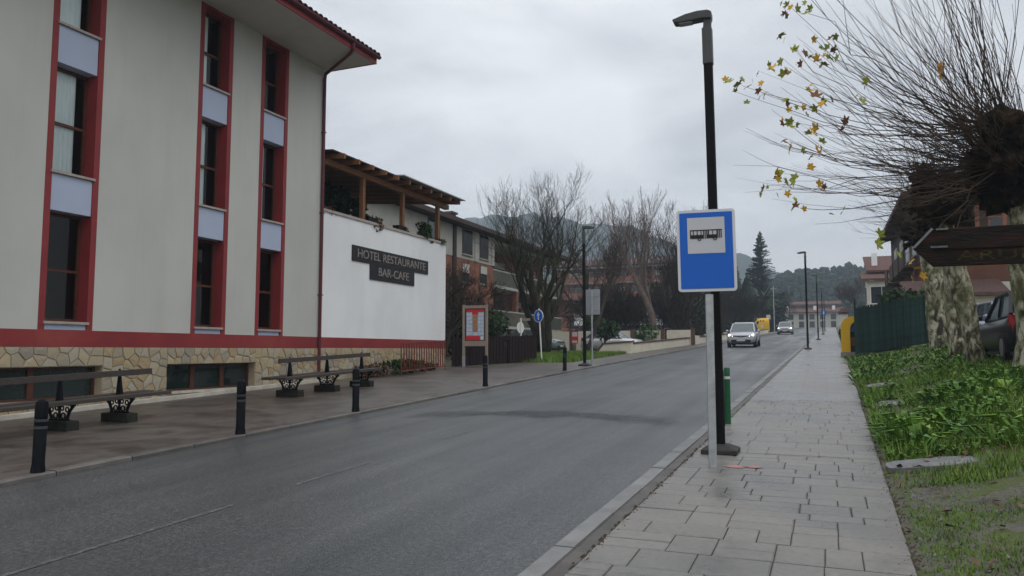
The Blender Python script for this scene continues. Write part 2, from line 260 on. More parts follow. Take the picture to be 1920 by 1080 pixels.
M = dict(
  asphalt=wet_asphalt(),
  farpave=far_pavement(),
  tile=tilemat(),
  joint=rampmat('tile_joint', [(.35, (.055, .05, .043)), (.65, (.15, .138, .122))], 8, .75),
  kerb=mat('kerb_concrete', (.17, .17, .168), .5, .18, 4, .2, 60, rnd=.12),
  border=mat('kerb_border', (.085, .078, .07), .55, .25, 5, .3, 50),
  dirt=rampmat('dirt', [(.35, (.03, .024, .016)), (.6, (.07, .055, .035)), (.75, (.06, .08, .025))], 14, .9, bump=.6, bs=40),
  pave_left=rampmat('wet_pavement_brown', [(.33, (.024, .018, .014)), (.44, (.056, .046, .038)), (.55, (.105, .092, .080)), (.66, (.042, .022, .017))], .75, .40, bump=.2, bs=45, nrough=.72, dist=.6, spec=.45),
  terrain=rampmat('grass_soil', [(.25, (.055, .043, .028)), (.40, (.095, .085, .065)), (.48, (.12, .112, .095)), (.54, (.07, .085, .03)), (.64, (.085, .115, .03)), (.8, (.10, .085, .055))], 2.2, .85, bump=.8, bs=26, nrough=.8),
  hotel=render_wall('grey_render', (.50, .497, .458), .955),
  annex=render_wall('white_render', (.76, .77, .765), .965),
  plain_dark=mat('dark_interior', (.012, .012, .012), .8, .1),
  red=mat('red_paint', (.235, .032, .034), .6, .12, 1.2, .05, 60),
  redband=rampmat('red_band', [(.3, (.20, .030, .032)), (.55, (.25, .038, .038)), (.75, (.30, .075, .06))], .8, .65, bump=.06),
  pipe=mat('maroon_metal', (.10, .018, .026), .4, .1),
  panel=mat('blue_panel', (.40, .455, .58), .55, .03, 1.5),
  sill=mat('stone_sill', (.36, .31, .27), .6, .12, 9),
  wframe=mat('brown_window_wood', (.085, .030, .018), .45, .2, 10),
  glass=glassmat('window_glass'),
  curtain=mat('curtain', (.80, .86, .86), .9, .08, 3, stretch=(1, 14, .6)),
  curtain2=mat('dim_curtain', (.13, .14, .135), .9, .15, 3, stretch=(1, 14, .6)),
  bglass=mat('dark_green_glass', (.012, .022, .02), .08, .2, spec=.6),
  stone=rampmat('rubble_stone', [(0, (.27, .245, .20)), (.25, (.35, .30, .215)), (.45, (.40, .325, .20)), (.62, (.345, .25, .14)), (.8, (.38, .345, .275)), (1, (.42, .345, .22))], 9, .8, rnd_only=True, bump=.5, bs=25),
  mortar=mat('mortar', (.29, .26, .205), .9, .2, 6),
  footing=mat('pale_footing', (.46, .43, .37), .8, .2, 3),
  soffit=mat('soffit', (.50, .48, .42), .85, .05),
  rooftile=mat('dark_roof_tile', (.075, .045, .04), .75, .3, 6, rnd=.25),
  roofred=mat('red_roof_tile', (.10, .047, .036), .8, .25, 3, .4, 14),
  timber=mat('pergola_timber', (.20, .088, .036), .6, .25, 5, stretch=(4, 1, 4)),
  timber_dark=mat('pergola_boards', (.045, .02, .012), .7, .3, 4),
  corrug=mat('pergola_sheet', (.30, .31, .30), .5, .12),
  black=mat('black_iron', (.006, .007, .010), .55, .3, 8, spec=.10),
  kerbdull=mat('old_kerb', (.115, .105, .095), .6, .3, 3, .3, 40, rnd=.2),
  blacklamp=mat('black_lamp_paint', (.006, .006, .006), .6, .2, 5, spec=.12),
  lampgrey=mat('lamp_grey', (.065, .068, .070), .5, .1),
  lens=mat('lamp_lens', (.30, .31, .31), .2, .05),
  ring=mat('grey_ring', (.05, .052, .055), .5, .2),
  rubber=mat('rubber_base', (.035, .033, .032), .75, .35, 9, .3, 30),
  benchwood=mat('bench_wood', (.055, .046, .040), .6, .35, 6, .3, 30, stretch=(1, 8, 8)),
  benchstone=mat('bench_stone', (.018, .019, .014), .85, .4, 6, .4, 20),
  galv=mat('galvanised_steel', (.40, .42, .43), .45, .22, 9, metal=.55),
  signblue=mat('sign_blue', (.009, .11, .50), .35, .03),
  signwhite=mat('sign_white', (.50, .51, .53), .4, .04),
  signborder=mat('sign_border', (.60, .61, .63), .4, .03),
  signblack=mat('sign_black', (.012, .012, .014), .5, .1),
  signback=mat('sign_back', (.34, .36, .39), .45, .08, metal=.3),
  green=mat('green_post', (.008, .085, .03), .4, .15),
  white=mat('white_paint', (.72, .72, .70), .5, .05),
  cream=mat('cream_wall', (.62, .58, .47), .85, .10, 1.2, .1, 40),
  coping=mat('brown_coping', (.105, .06, .048), .75, .2, 4),
  board=mat('notice_board_wood', (.27, .215, .175), .65, .18, 5, stretch=(6, 6, 1)),
  boardfoot=mat('notice_board_foot', (.30, .31, .32), .5, .1),
  posterred=mat('poster_red', (.52, .02, .03), .45, .03),
  posterblue=mat('poster_card', (.45, .52, .62), .5, .30, 26),
  posterbase=mat('poster_base', (.28, .30, .36), .45, .25, 14),
  posterbrown=mat('poster_brown', (.33, .17, .08), .5, .35, 20),
  fencered=mat('rust_red_fence', (.15, .035, .025), .55, .2),
  fencebrown=mat('brown_fence', (.014, .0055, .005), .8, .3, 4),
  bin=mat('blue_bin', (.028, .055, .085), .5, .2),
  brick=rampmat('orange_brick', [(.3, (.20, .085, .055)), (.7, (.29, .13, .085))], 1.4, .85, bump=.2, bs=14),
  aptwhite=mat('apartment_white', (.43, .42, .37), .85, .10, 1.5),
  aptgrey=mat('apartment_grey', (.10, .10, .075), .85, .2, 1.5),
  darkwood=mat('dark_wood', (.045, .028, .020), .7, .25, 3),
  winglass=mat('far_window', (.022, .026, .03), .12, .3, spec=.6),
  blind=mat('roller_blind', (.50, .48, .42), .7, .05),
  yellow=mat('yellow_plastic', (.62, .36, .008), .4, .06),
  blue=mat('blue_sticker', (.06, .12, .42), .45, .2),
  concrete=mat('concrete_base', (.22, .21, .20), .8, .2),
  screen=mat('green_screen', (.006, .026, .021), .7, .55, 4, .3, 25, rnd=.55),
  postgreen=mat('green_metal', (.008, .028, .018), .5, .1),
  bark=rampmat('mossy_bark', [(.3, (.014, .012, .008)), (.5, (.028, .025, .014)), (.7, (.042, .048, .016))], 2.5, .9, bump=.4, bs=20),
  barkgrey=rampmat('grey_bark', [(.3, (.04, .030, .026)), (.7, (.085, .066, .056))], 3, .9),
  barkpale=rampmat('pale_bark', [(.3, (.085, .066, .056)), (.7, (.16, .125, .105))], 3, .9),
  darkbrick=rampmat('dark_brick', [(.3, (.10, .045, .030)), (.7, (.17, .075, .048))], 1.4, .9),
  barkdark=rampmat('dark_bark', [(.3, (.022, .016, .012)), (.7, (.045, .034, .026))], 3, .9),
  twigplane=rampmat('plane_twig', [(.35, (.024, .016, .012)), (.65, (.085, .056, .036))], 1.2, .7, spec=.1),
  planebark=barkplane(),
  head=rampmat('pollard_knob', [(.36, (.005, .004, .003)), (.52, (.016, .011, .007)), (.66, (.05, .032, .018))], 6, .95, bump=1.0, bs=12, spec=.05),
  leafgreen=mat('yellow_green_leaf', (.26, .29, .035), .5, .35, 7),
  leafyellow=mat('golden_leaf', (.55, .32, .025), .5, .30, 7),
  leafbrown=mat('brown_leaf', (.17, .075, .03), .6, .35, 7),
  grass=rampmat('grass_blade', [(.3, (.055, .105, .012)), (.52, (.10, .185, .02)), (.72, (.18, .22, .045))], 2.2, .55),
  weed=rampmat('weed_leaf', [(.3, (.030, .075, .010)), (.5, (.075, .175, .020)), (.68, (.19, .30, .045))], 2.4, .45),
  litter=rampmat('leaf_litter', [(.3, (.04, .022, .012)), (.5, (.10, .052, .028)), (.75, (.20, .12, .075))], 6, .7),
  slab=mat('slate_slab', (.15, .15, .152), .5, .3, 5, .2, 30),
  shrub=rampmat('shrub_leaf', [(.25, (.012, .028, .010)), (.6, (.03, .06, .018)), (.8, (.06, .09, .03))], 2.5, .6),
  shrub2=rampmat('bright_shrub_leaf', [(.25, (.02, .055, .014)), (.7, (.05, .11, .025))], 2.5, .6),
  conifer=rampmat('conifer_leaf', [(.25, (.010, .022, .012)), (.7, (.03, .05, .022))], 1.5, .7),
  palm=rampmat('palm_leaf', [(.25, (.020, .04, .015)), (.7, (.05, .085, .03))], 1.5, .6),
  hill=rampmat('forest_hill', [(.3, (.018, .028, .020)), (.5, (.035, .045, .03)), (.7, (.07, .068, .048))], .03, .95, nrough=.75),
  wood=rampmat('far_wood_leaf', [(.3, (.010, .022, .014)), (.7, (.026, .042, .022))], .12, .95),
  tyre=mat('tyre', (.012, .012, .012), .75, .1),
  rim=mat('rim', (.35, .36, .37), .35, .1, metal=.8),
  carglass=mat('car_glass', (.09, .11, .115), .06, .1, spec=.7),
  carblack=mat('car_black_trim', (.015, .015, .016), .5, .1),
  headlamp=emit('headlamp', (1.0, .93, .82), 9.0),
  taillight=mat('tail_light', (.28, .008, .012), .2, .05),
  plate=mat('number_plate', (.55, .56, .57), .5, .2, 30),
  line=worn_paint('worn_line_paint', (.17, .172, .17), (.05, .054, .056), .53, 14, .5),
  tar=worn_paint('dark_tar_patch', (.010, .011, .012), (.045, .050, .053), .42, 4, .55),
  pink=worn_paint('pink_spray_paint', (.60, .15, .13), (.17, .15, .14), .48, 7),
)
def carpaint(name, c): return mat(name, c, .3, .03, 1, metal=.3 if max(c) > .1 else 0., coat=.5 if max(c) > .1 else .0, spec=.2)

# ---------------------------------------------------------------- mesh helpers
class MB:
    def __init__(s): s.v = []; s.f = []
    def add(s, vs, fs):
        o = len(s.v); s.v += [tuple(v) for v in vs]; s.f += [tuple(i + o for i in q) for q in fs]; return s
    def box(s, x0, x1, y0, y1, z0, z1):
        return s.add([(x0,y0,z0),(x1,y0,z0),(x1,y1,z0),(x0,y1,z0),(x0,y0,z1),(x1,y0,z1),(x1,y1,z1),(x0,y1,z1)],
                     [(3,2,1,0),(4,5,6,7),(0,1,5,4),(1,2,6,5),(2,3,7,6),(3,0,4,7)])
    def hexa(s, p):   # 8 corners, bottom 4 then top 4
        return s.add(p, [(3,2,1,0),(4,5,6,7),(0,1,5,4),(1,2,6,5),(2,3,7,6),(3,0,4,7)])
    def beam(s, a, b, wx, wz, up=(0,0,1)):
        a = Vector(a); b = Vector(b); d = (b - a).normalized(); x = d.cross(Vector(up))
        if x.length < 1e-4: x = d.cross(Vector((1,0,0)))
        x.normalize(); z = x.cross(d); x = x * wx / 2; z = z * wz / 2
        return s.hexa([a-x-z, a+x-z, b+x-z, b-x-z, a-x+z, a+x+z, b+x+z, b-x+z])
    def tube(s, pts, rad, n=6, cap=True):
        pts = [Vector(p) for p in pts]; o = len(s.v); k = len(pts)
        if not hasattr(rad, '__len__'): rad = [rad] * k
        ref = None
        for i, p in enumerate(pts):
            d = pts[min(i+1, k-1)] - pts[max(i-1, 0)]
            if d.length < 1e-9: d = Vector((0,0,1))
            d.normalize()
            if ref is None:
                ref = d.cross(Vector((0,0,1)))
                if ref.length < .05: ref = d.cross(Vector((1,0,0)))
            ref = (ref - d * ref.dot(d)); ref.normalize(); q = d.cross(ref)
            for j in range(n):
                t = 2 * math.pi * j / n; s.v.append(tuple(p + (ref * math.cos(t) + q * math.sin(t)) * rad[i]))
        for i in range(k-1):
            for j in range(n):
                a = o + i*n + j; b = o + i*n + (j+1) % n; s.f.append((a, b, b+n, a+n))
        if cap: s.f.append(tuple(o + j for j in reversed(range(n)))); s.f.append(tuple(o + (k-1)*n + j for j in range(n)))
        return s
    def lathe(s, prof, n=16, c=(0,0,0)):
        o = len(s.v); k = len(prof)
        for r, z in prof:
            for j in range(n):
                t = 2*math.pi*j/n; s.v.append((c[0]+r*math.cos(t), c[1]+r*math.sin(t), c[2]+z))
        for i in range(k-1):
            for j in range(n):
                a = o+i*n+j; b = o+i*n+(j+1)%n; s.f.append((a, b, b+n, a+n))
        s.f.append(tuple(o+j for j in reversed(range(n)))); s.f.append(tuple(o+(k-1)*n+j for j in range(n)))
        return s
    def prism(s, poly, axis, a0, a1):   # polygon in the two other axes, extruded along axis
        o = len(s.v); n = len(poly)
        for a in (a0, a1):
            for u, v in poly:
                s.v.append({'x': (a,u,v), 'y': (u,a,v), 'z': (u,v,a)}[axis])
        s.f.append(tuple(o+i for i in reversed(range(n)))); s.f.append(tuple(o+n+i for i in range(n)))
        for i in range(n): s.f.append((o+i, o+(i+1)%n, o+n+(i+1)%n, o+n+i))
        return s
    def quad(s, a, b, c, d): return s.add([a,b,c,d], [(0,1,2,3)])
    def blob(s, c, r, sub=2, amp=.25, freq=1.3, sq=(1,1,1), seed=0):
        bm = bmesh.new(); bmesh.ops.create_icosphere(bm, subdivisions=sub, radius=1)
        rr = random.Random(seed); ph = [rr.uniform(0, 6.28) for _ in range(6)]
        vs = []
        for v in bm.verts:
            p = v.co; f = 1 + amp * (math.sin(p.x*3*freq+ph[0]) * math.sin(p.y*3.3*freq+ph[1]) + .6*math.sin(p.z*5*freq+ph[2])*math.sin(p.x*6*freq+ph[3]))
            vs.append((c[0]+p.x*f*r*sq[0], c[1]+p.y*f*r*sq[1], c[2]+p.z*f*r*sq[2]))
        fs = [tuple(v.index for v in f.verts) for f in bm.faces]; bm.free()
        return s.add(vs, fs)
    def mesh(s, name, smooth=False, bevel=0, fix=True):
        me = bpy.data.meshes.new(name); me.from_pydata(s.v, [], s.f)
        if fix or bevel:
            bm = bmesh.new(); bm.from_mesh(me)
            if fix: bmesh.ops.recalc_face_normals(bm, faces=bm.faces)
            if bevel: bmesh.ops.bevel(bm, geom=bm.edges[:], offset=bevel, segments=2, affect='EDGES', profile=.6)
            bm.to_mesh(me); bm.free()
        if smooth:
            me.polygons.foreach_set('use_smooth', [True] * len(me.polygons))
        me.update(); return me
    def build(s, name, m, parent=None, smooth=False, bevel=0, loc=None, rot=None, fix=True, label=None):
        return link(name, s.mesh(name, smooth, bevel, fix), m, parent, loc, rot, label)
def link(name, me, m, parent=None, loc=None, rot=None, label=None, scale=None):
    if m is not None and not me.materials: me.materials.append(M[m] if isinstance(m, str) else m)
    o = bpy.data.objects.new(name, me); col.objects.link(o)
    if parent: o.parent = parent
    if loc: o.location = loc
    if rot: o.rotation_euler = rot
    if scale: o.scale = scale
    if label: o['label'] = label
    return o
def thing(name, label, cat, loc=(0,0,0), rot=(0,0,0), group=None):
    o = bpy.data.objects.new(name, None); col.objects.link(o); o.location = loc; o.rotation_euler = rot
    o.empty_display_size = .2
    return tag(o, label, cat, group)
def tag(o, label, cat, group=None):
    o['label'] = label; o['category'] = cat
    if group: o['group'] = group
    return o
def kind(o, k): o['kind'] = k; return o
def copy_tree(o, parent=None):
    c = o.copy(); col.objects.link(c); c.parent = parent
    for ch in list(o.children): copy_tree(ch, c)
    return c
def sm(o, angle=35):
    me = o.data; me.polygons.foreach_set('use_smooth', [True] * len(me.polygons))
    me.set_sharp_from_angle(angle=R(angle)); return o
def textmesh(body, size, name, extr=.004, align='CENTER', spacing=1.0):
    c = bpy.data.curves.new(name, 'FONT'); c.body = body; c.size = size; c.extrude = extr; c.align_x = align; c.align_y = 'CENTER'; c.space_character = spacing
    o = bpy.data.objects.new(name, c); col.objects.link(o)
    bpy.context.view_layer.update()
    me = bpy.data.meshes.new_from_object(o.evaluated_get(bpy.context.evaluated_depsgraph_get()))
    bpy.data.objects.remove(o); bpy.data.curves.remove(c); return me

def split_islands(me):
    bm = bmesh.new(); bm.from_mesh(me); bm.faces.ensure_lookup_table(); seen = set(); out_ = []
    bmesh.ops.remove_doubles(bm, verts=bm.verts, dist=1e-5); bm.faces.ensure_lookup_table()
    for f0 in bm.faces:
        if f0.index in seen: continue
        st_ = [f0]; grp = []; seen.add(f0.index)
        while st_:
            f = st_.pop(); grp.append(f)
            for e in f.edges:
                for g in e.link_faces:
                    if g.index not in seen: seen.add(g.index); st_.append(g)
        vi = {}; vs = []; fs = []
        for f in grp:
            q = []
            for v in f.verts:
                if v.index not in vi: vi[v.index] = len(vs); vs.append(v.co[:])
                q.append(vi[v.index])
            fs.append(q)
        m2 = bpy.data.meshes.new('letter'); m2.from_pydata(vs, [], fs); out_.append(m2)
    bm.free(); return out_
# ---------------------------------------------------------------- the lie of the land
def kx(y): return -1.85 + .0105 * y                       # right kerb line
def ex(y): return .42 + .0105 * y                         # outer edge of right pavement
def lx(y): return -7.95 + max(0, y - 25) * .022           # left road edge
def plane(y):
    if y > 200: return G * 200 + (y - 200) * .012
    return G * max(y, -15)
def bank(x, y): return .10 + min(.5, .16 * max(0, x - ex(y)))
def gz(x, y):
    if x > ex(y): return plane(y) + bank(x, y)
    if x > kx(y): return plane(y) + .10
    if x < lx(y) - .15: return plane(y) + .05
    return plane(y)
GA = math.atan(G)
def gl(y): return plane(y) - min(.9, max(0, (y - 40.5) * .036))     # the level car park beside the climbing street

# ================================================================ SETTING
def strip(name, m, fl, fr_, zf, ys, k='structure'):
    b = MB()
    for y in ys: b.v += [(fl(y), y, zf(y)), (fr_(y), y, zf(y))]
    for i in range(len(ys) - 1): b.f.append((2*i, 2*i+1, 2*i+3, 2*i+2))
    o = b.build(name, m)
    if k: kind(o, k)
    return o
def span(a, b, st):
    n = max(1, int(round((b - a) / st))); return [a + (b - a) * i / n for i in range(n + 1)]
# ground sheet reaching the horizon
ys = [-60, -15, -5] + span(0, 45, .6) + span(46, 200, 6) + [260, 400, 700, 920]
lxs = [-1100, -500, -200, -90, -50, -36, -28, -22, -18, -16, -14, -12.5, -11.2, -10.2]
def jit(x, y): return .035 * math.sin(x*3.1+y*1.7) * math.sin(x*1.3-y*2.3+1) + .02 * math.sin(x*7.7+y*5.1)
b = MB(); ncol = None
for y in ys:
    row = [(x, y, gl(y) + .03 + (.05 * math.sin(x*.9) * math.sin(y*.7) if x < -14 else 0)) for x in lxs]
    row += [(lx(y) - 1.75, y, plane(y) + .02), (lx(y) - 1.6, y, plane(y) - .08), (-4.5, y, plane(y) - .1), (ex(y) - .12, y, plane(y) - .02), (ex(y) - .015, y, plane(y) + .085)]
    for d in (.12, .3, .5, .75, 1, 1.3, 1.6, 2, 2.4, 2.8, 3.3, 4, 5, 7, 12, 30, 90, 300, 680):
        x = ex(y) + d; row.append((x, y, plane(y) + bank(x, y) + jit(x, y) * min(1, d*1.2) - .01))
    ncol = len(row); b.v += row
for i in range(len(ys) - 1):
    for j in range(ncol - 1):
        a = i*ncol + j; b.f.append((a, a+1, a+1+ncol, a+ncol))
terrain = kind(b.build('ground', 'terrain', smooth=True), 'structure')

road = strip('road', 'asphalt', lambda y: lx(y) - .02, lambda y: kx(y) + .02, plane, span(-14, 25, 3) + span(28, 196, 6))
cross = kind(MB().quad((-60, 192, plane(192) + .004), (40, 192, plane(192) + .004), (40, 200, plane(200) + .004), (-60, 200, plane(200) + .004)).build('road', 'asphalt'), 'structure')
# left pavement
pl = strip('pavement', 'pave_left', lambda y: -13.55 if y < 27 else (-11.6 if y < 29.5 else lx(y) - 1.72), lambda y: lx(y) - .15, lambda y: plane(y) + .05, span(-14, 26.9, 2) + [27, 29.4, 29.6] + span(33, 150, 6))
kl = kind(bpy.data.objects.new('kerb', None), 'structure'); col.objects.link(kl)
ks = MB().add([(-.075,0,-.12),(.075,0,-.12),(.075,0,.0),(.06,0,.012),(-.075,0,.012),(-.075,1,-.12),(.075,1,-.12),(.075,1,.0),(.06,1,.012),(-.075,1,.012)],
              [(0,1,2,3,4),(9,8,7,6,5),(1,0,5,6),(2,1,6,7),(3,2,7,8),(4,3,8,9)]).mesh('kerb_stone')
for y in span(2, 62, 1)[:-1]:
    link('kerb_stone', ks, 'kerbdull', kl, (lx(y) - .075, y, plane(y) + .040 + random.uniform(-.004, .004)), (GA, 0, 0), scale=(1, .985, 1))
strip('kerb_line', 'kerbdull', lambda y: lx(y) - .15, lambda y: lx(y), lambda y: plane(y) + .052, span(62, 150, 8))
strip('kerb_line', 'kerb', lambda y: lx(y) - .15, lambda y: lx(y), lambda y: plane(y) + .052, span(-14, 2, 8))
# right kerb: bevelled stones, dark border, dirt seam
kr = kind(bpy.data.objects.new('kerb', None), 'structure'); col.objects.link(kr)
ks = MB().add([(0,0,-.15),(.19,0,-.15),(.19,0,.10),(.055,0,.10),(.012,0,.055),(0,1,-.15),(.19,1,-.15),(.19,1,.10),(.055,1,.10),(.012,1,.055)],
              [(0,1,2,3,4),(9,8,7,6,5),(1,0,5,6),(2,1,6,7),(3,2,7,8),(4,3,8,9),(0,4,9,5)]).mesh('kerb_stone')
for y in span(2, 54, 1)[:-1]:
    link('kerb_stone', ks, 'kerb', kr, (kx(y), y, plane(y) + random.uniform(-.006, .004)), (GA, 0, -.0105 + random.uniform(-.004, .004)), scale=(1, .985, 1))
strip('kerb_line', 'kerb', lambda y: kx(y), lambda y: kx(y) + .19, lambda y: plane(y) + .10, span(54, 192, 8))
strip('kerb_line', 'kerb', lambda y: kx(y), lambda y: kx(y) + .19, lambda y: plane(y) + .10, span(-14, 2, 4))
strip('pavement_border', 'border', lambda y: kx(y) + .19, lambda y: kx(y) + .315, lambda y: plane(y) + .088, span(-14, 60, 3))
strip('pavement_bed', 'joint', lambda y: kx(y) + .30, lambda y: ex(y), lambda y: plane(y) + .083, span(-14, 16, 1.5))
strip('pavement', 'farpave', lambda y: kx(y) + .31 if y < 60 else kx(y) + .19, lambda y: ex(y), lambda y: plane(y) + .10, span(15.5, 192, 3))
pr = kind(bpy.data.objects.new('paving', None), 'structure'); col.objects.link(pr)
tm = MB().add([(-.5,-.5,-1),(.5,-.5,-1),(.5,.5,-1),(-.5,.5,-1),(-.5,-.5,-.25),(.5,-.5,-.25),(.5,.5,-.25),(-.5,.5,-.25),(-.475,-.465,0),(.475,-.465,0),(.475,.465,0),(-.475,.465,0)],
              [(4,5,9,8),(5,6,10,9),(6,7,11,10),(7,4,8,11),(8,9,10,11),(0,1,5,4),(1,2,6,5),(2,3,7,6),(3,0,4,7)]).mesh('paving_tile')
rt = random.Random(5); y = 1.5
while y < 15.5:
    d = rt.choice([.20, .26, .33, .40]) if y < 9.15 else rt.choice([.26, .34, .42])
    if y < 9.15 < y + d: d = 9.15 - y + .02
    if y + d > 15.5: d = 15.5 - y
    gap = .0065 if y < 9.2 else .0025
    x = kx(y) + .315 + rt.uniform(0, .05); xe = ex(y) - .01
    x0 = kx(y) + .315
    while x0 < xe - .02:
        wd = rt.choice([.22, .30, .38, .46, .56]); x1 = min(x0 + wd, xe)
        if xe - x1 < .16: x1 = xe
        ym = y + d / 2
        if rt.random() < .35 and d > .25 and y < 9.1:        # a slot split into two small tiles
            parts = [(y, y + d * .5), (y + d * .5, y + d)]
        else: parts = [(y, y + d)]
        for (a, c) in parts:
            link('paving_tile', tm, 'tile', pr, ((x0 + x1) / 2, (a + c) / 2, plane((a + c) / 2) + .10 + rt.uniform(-.0025, .0015)), (GA + rt.uniform(-.004, .004), rt.uniform(-.004, .004), rt.uniform(-.006, .006)), scale=(x1 - x0 - gap, c - a - gap, .016))
        x0 = x1
    y += d + (.03 if abs(y + d - 9.17) < .03 else 0)
# ragged dirt and moss along the seam and the outer edge
def crumbs(name, m, n, fx, y0, y1, sx, h):
    b = MB(); rr = random.Random(3)
    for _ in range(n):
        y = y0 + (y1 - y0) * rr.random() ** 1.4; x = fx(y) + rr.gauss(0, sx); r = rr.uniform(.004, .016); z = plane(y) + .098
        b.add([(x-r, y-r*2, z-.01), (x+r, y-r*1.6, z-.01), (x+r*.8, y+r*2, z-.01), (x-r, y+r*1.5, z-.01), (x, y, z+h*rr.uniform(.2, .6)*r/.016)], [(0,1,4),(1,2,4),(2,3,4),(3,0,4)])
    return kind(b.build(name, m), 'stuff')
tag(crumbs('seam_dirt', 'dirt', 1800, lambda y: kx(y) + .325, 2.5, 30, .018, .016), 'dirt and moss crumbs along the kerb seam', 'dirt')
tag(crumbs('edge_dirt', 'dirt', 2600, lambda y: ex(y) - .015 - .12*max(0, math.sin(y*1.7))*(y > 8), 2.5, 34, .07, .016), 'wet leaf crumbs strewn along the outer pavement edge', 'leaf litter')

# road paint and patches
def sheet(name, m, pts, dz=.004):
    b = MB(); b.v = [(x, y, plane(y) + dz) for x, y in pts]; b.f = [tuple(range(len(pts)))]
    return kind(b.build(name, m), 'structure')
for (a, c, wd) in ((2.2, 5.55, .055), (6.45, 7.75, .05), (9.7, 10.6, .05)):
    sheet('lane_line', 'line', [(-5.05 - wd/2, a), (-5.05 + wd/2, a), (-5.03 + wd/2, c), (-5.03 - wd/2, c)])
b = MB(); n = 40; fade = []                               # dark worn band across the lane, fading out at its edges
for i in range(n):
    t = i / (n - 1); x = -7.0 + 4.9 * t; y = 12.15 + 1.15 * math.sin(t*2.6) - .6*t + .06*math.sin(t*23); hw = .55 + .10*math.sin(t*17) + .07*math.sin(t*41)
    for q in (-1, -.3, .3, 1): b.v.append((x, y + q*hw, plane(y + q*hw) + .005)); fade.append(0 if abs(q) == 1 else math.sin(math.pi*t)**.6*(.8 + .2*math.sin(t*29)))
b.f = [(4*i+k, 4*i+4+k, 4*i+5+k, 4*i+1+k) for i in range(n - 1) for k in range(3)]
o = kind(b.build('road_patch', None, fix=False), 'structure')
at = o.data.color_attributes.new('stain', 'FLOAT_COLOR', 'POINT')
for k, v in enumerate(fade): at.data[k].color = (v, v, v, 1)
m, t_, p = newmat('tar_stain'); p.inputs['Base Color'].default_value = (.014, .015, .016, 1); p.inputs['Roughness'].default_value = .5
va = nd(t_, 'ShaderNodeVertexColor', layer_name='stain'); nz = nd(t_, 'ShaderNodeTexNoise'); nz.inputs['Scale'].default_value = 9; nz.inputs['Detail'].default_value = 7; nz.inputs['Roughness'].default_value = .75
tcn = nd(t_, 'ShaderNodeTexCoord'); t_.links.new(tcn.outputs['Object'], nz.inputs['Vector'])
rq = nd(t_, 'ShaderNodeMapRange'); rq.inputs['From Min'].default_value = .36; rq.inputs['From Max'].default_value = .54; t_.links.new(nz.outputs['Fac'], rq.inputs[0])
mm = nd(t_, 'ShaderNodeMath', operation='MULTIPLY'); t_.links.new(va.outputs[0], mm.inputs[0]); t_.links.new(rq.outputs[0], mm.inputs[1])
tr = nd(t_, 'ShaderNodeBsdfTransparent'); ms = nd(t_, 'ShaderNodeMixShader'); t_.links.new(mm.outputs[0], ms.inputs[0]); t_.links.new(tr.outputs[0], ms.inputs[1]); t_.links.new(p.outputs[0], ms.inputs[2])
t_.links.new(ms.outputs[0], t_.nodes['Material Output'].inputs[0]); o.data.materials.append(m)
b = MB(); 
for (x, y, wx, wy) in ((-.90, 8.27, .13, .07), (-.73, 8.30, .10, .045)):
    b.v += [(x + wx*math.cos(t)*(1+.2*math.sin(3*t)), y + wy*math.sin(t), plane(y + wy*math.sin(t)) + .1045) for t in [6.283*k/14 for k in range(14)]]
    b.f.append(tuple(range(len(b.v) - 14, len(b.v))))
kind(b.build('spray_mark', 'pink'), 'structure')

# hills
def hill(name, xs, prof, y0, depth, base, amp, label=None):
    b = MB(); ny = 22; nx = len(xs)
    for j in range(ny):
        t = j / (ny - 1); k = math.sin(min(1, t * 2.6) * math.pi / 2) if t < .4 else 1 - .4 * (t - .4) / .6
        for i, x in enumerate(xs):
            y = y0 + depth * t; h = prof(x)
            nz = amp * (math.sin(x*.031+j*.7) * math.sin(j*.9+x*.017) + .5*math.sin(x*.083+j*1.9) + .35*rng.normal()) * k
            b.v.append((x*(1 + .12*t), y, base + (h - base) * k + nz))
    for j in range(ny - 1):
        for i in range(nx - 1): a = j*nx + i; b.f.append((a, a+1, a+1+nx, a+nx))
    return kind(b.build(name, 'hill', smooth=True), 'structure')
HP = ([-900, -620, -480, -400, -336, -300, -265, -210, -158, -125, -94, -80, -53, -20, 20, 70, 140], [60, 80, 96, 112, 131, 140, 137, 129, 117, 105, 92, 93, 81, 66, 52, 40, 30])
def prof1(x): return float(np.interp(x, *HP)) + 2.0*math.sin(x*.07) + 1.3*math.sin(x*.19)
hill('hill', np.linspace(-900, 140, 200), prof1, 600, 260, 6, 1.6)
def prof2(x): return 8 + 15 * math.exp(-((x - 25) / 60) ** 2) + 5 * math.exp(-((x + 15) / 30) ** 2) + 12 * math.exp(-((x - 170) / 80) ** 2)
hill('hill', np.linspace(-120, 360, 80), prof2, 270, 170, 6, .5)
# the pine wood on the near ridge, one mass
b = MB(); rw = random.Random(21)
for i in range(760):
    y = rw.uniform(272, 350); x = rw.uniform(-32, 80) * (y / 340); t = (y - 270) / 170
    k = math.sin(min(1, t * 2.6) * math.pi / 2); z = 6 + (prof2(x) - 6) * k; h = rw.uniform(7, 11.5)
    for q in range(3):
        b.blob((x + rw.uniform(-1, 1), y + rw.uniform(-1, 1), z + h * (.45 + .22*q)), h * (.20 - .03*q) * rw.uniform(.8, 1.25), 1, .35, 1.7, (1, 1, 1.1), rw.randint(0, 999))
    b.tube([(x, y, z - 1), (x, y, z + h * .6)], [.3, .15], 4)
tag(kind(b.build('pine_wood', 'wood', fix=False), 'stuff'), 'dark pine wood covering the ridge at the end of the street', 'wood')

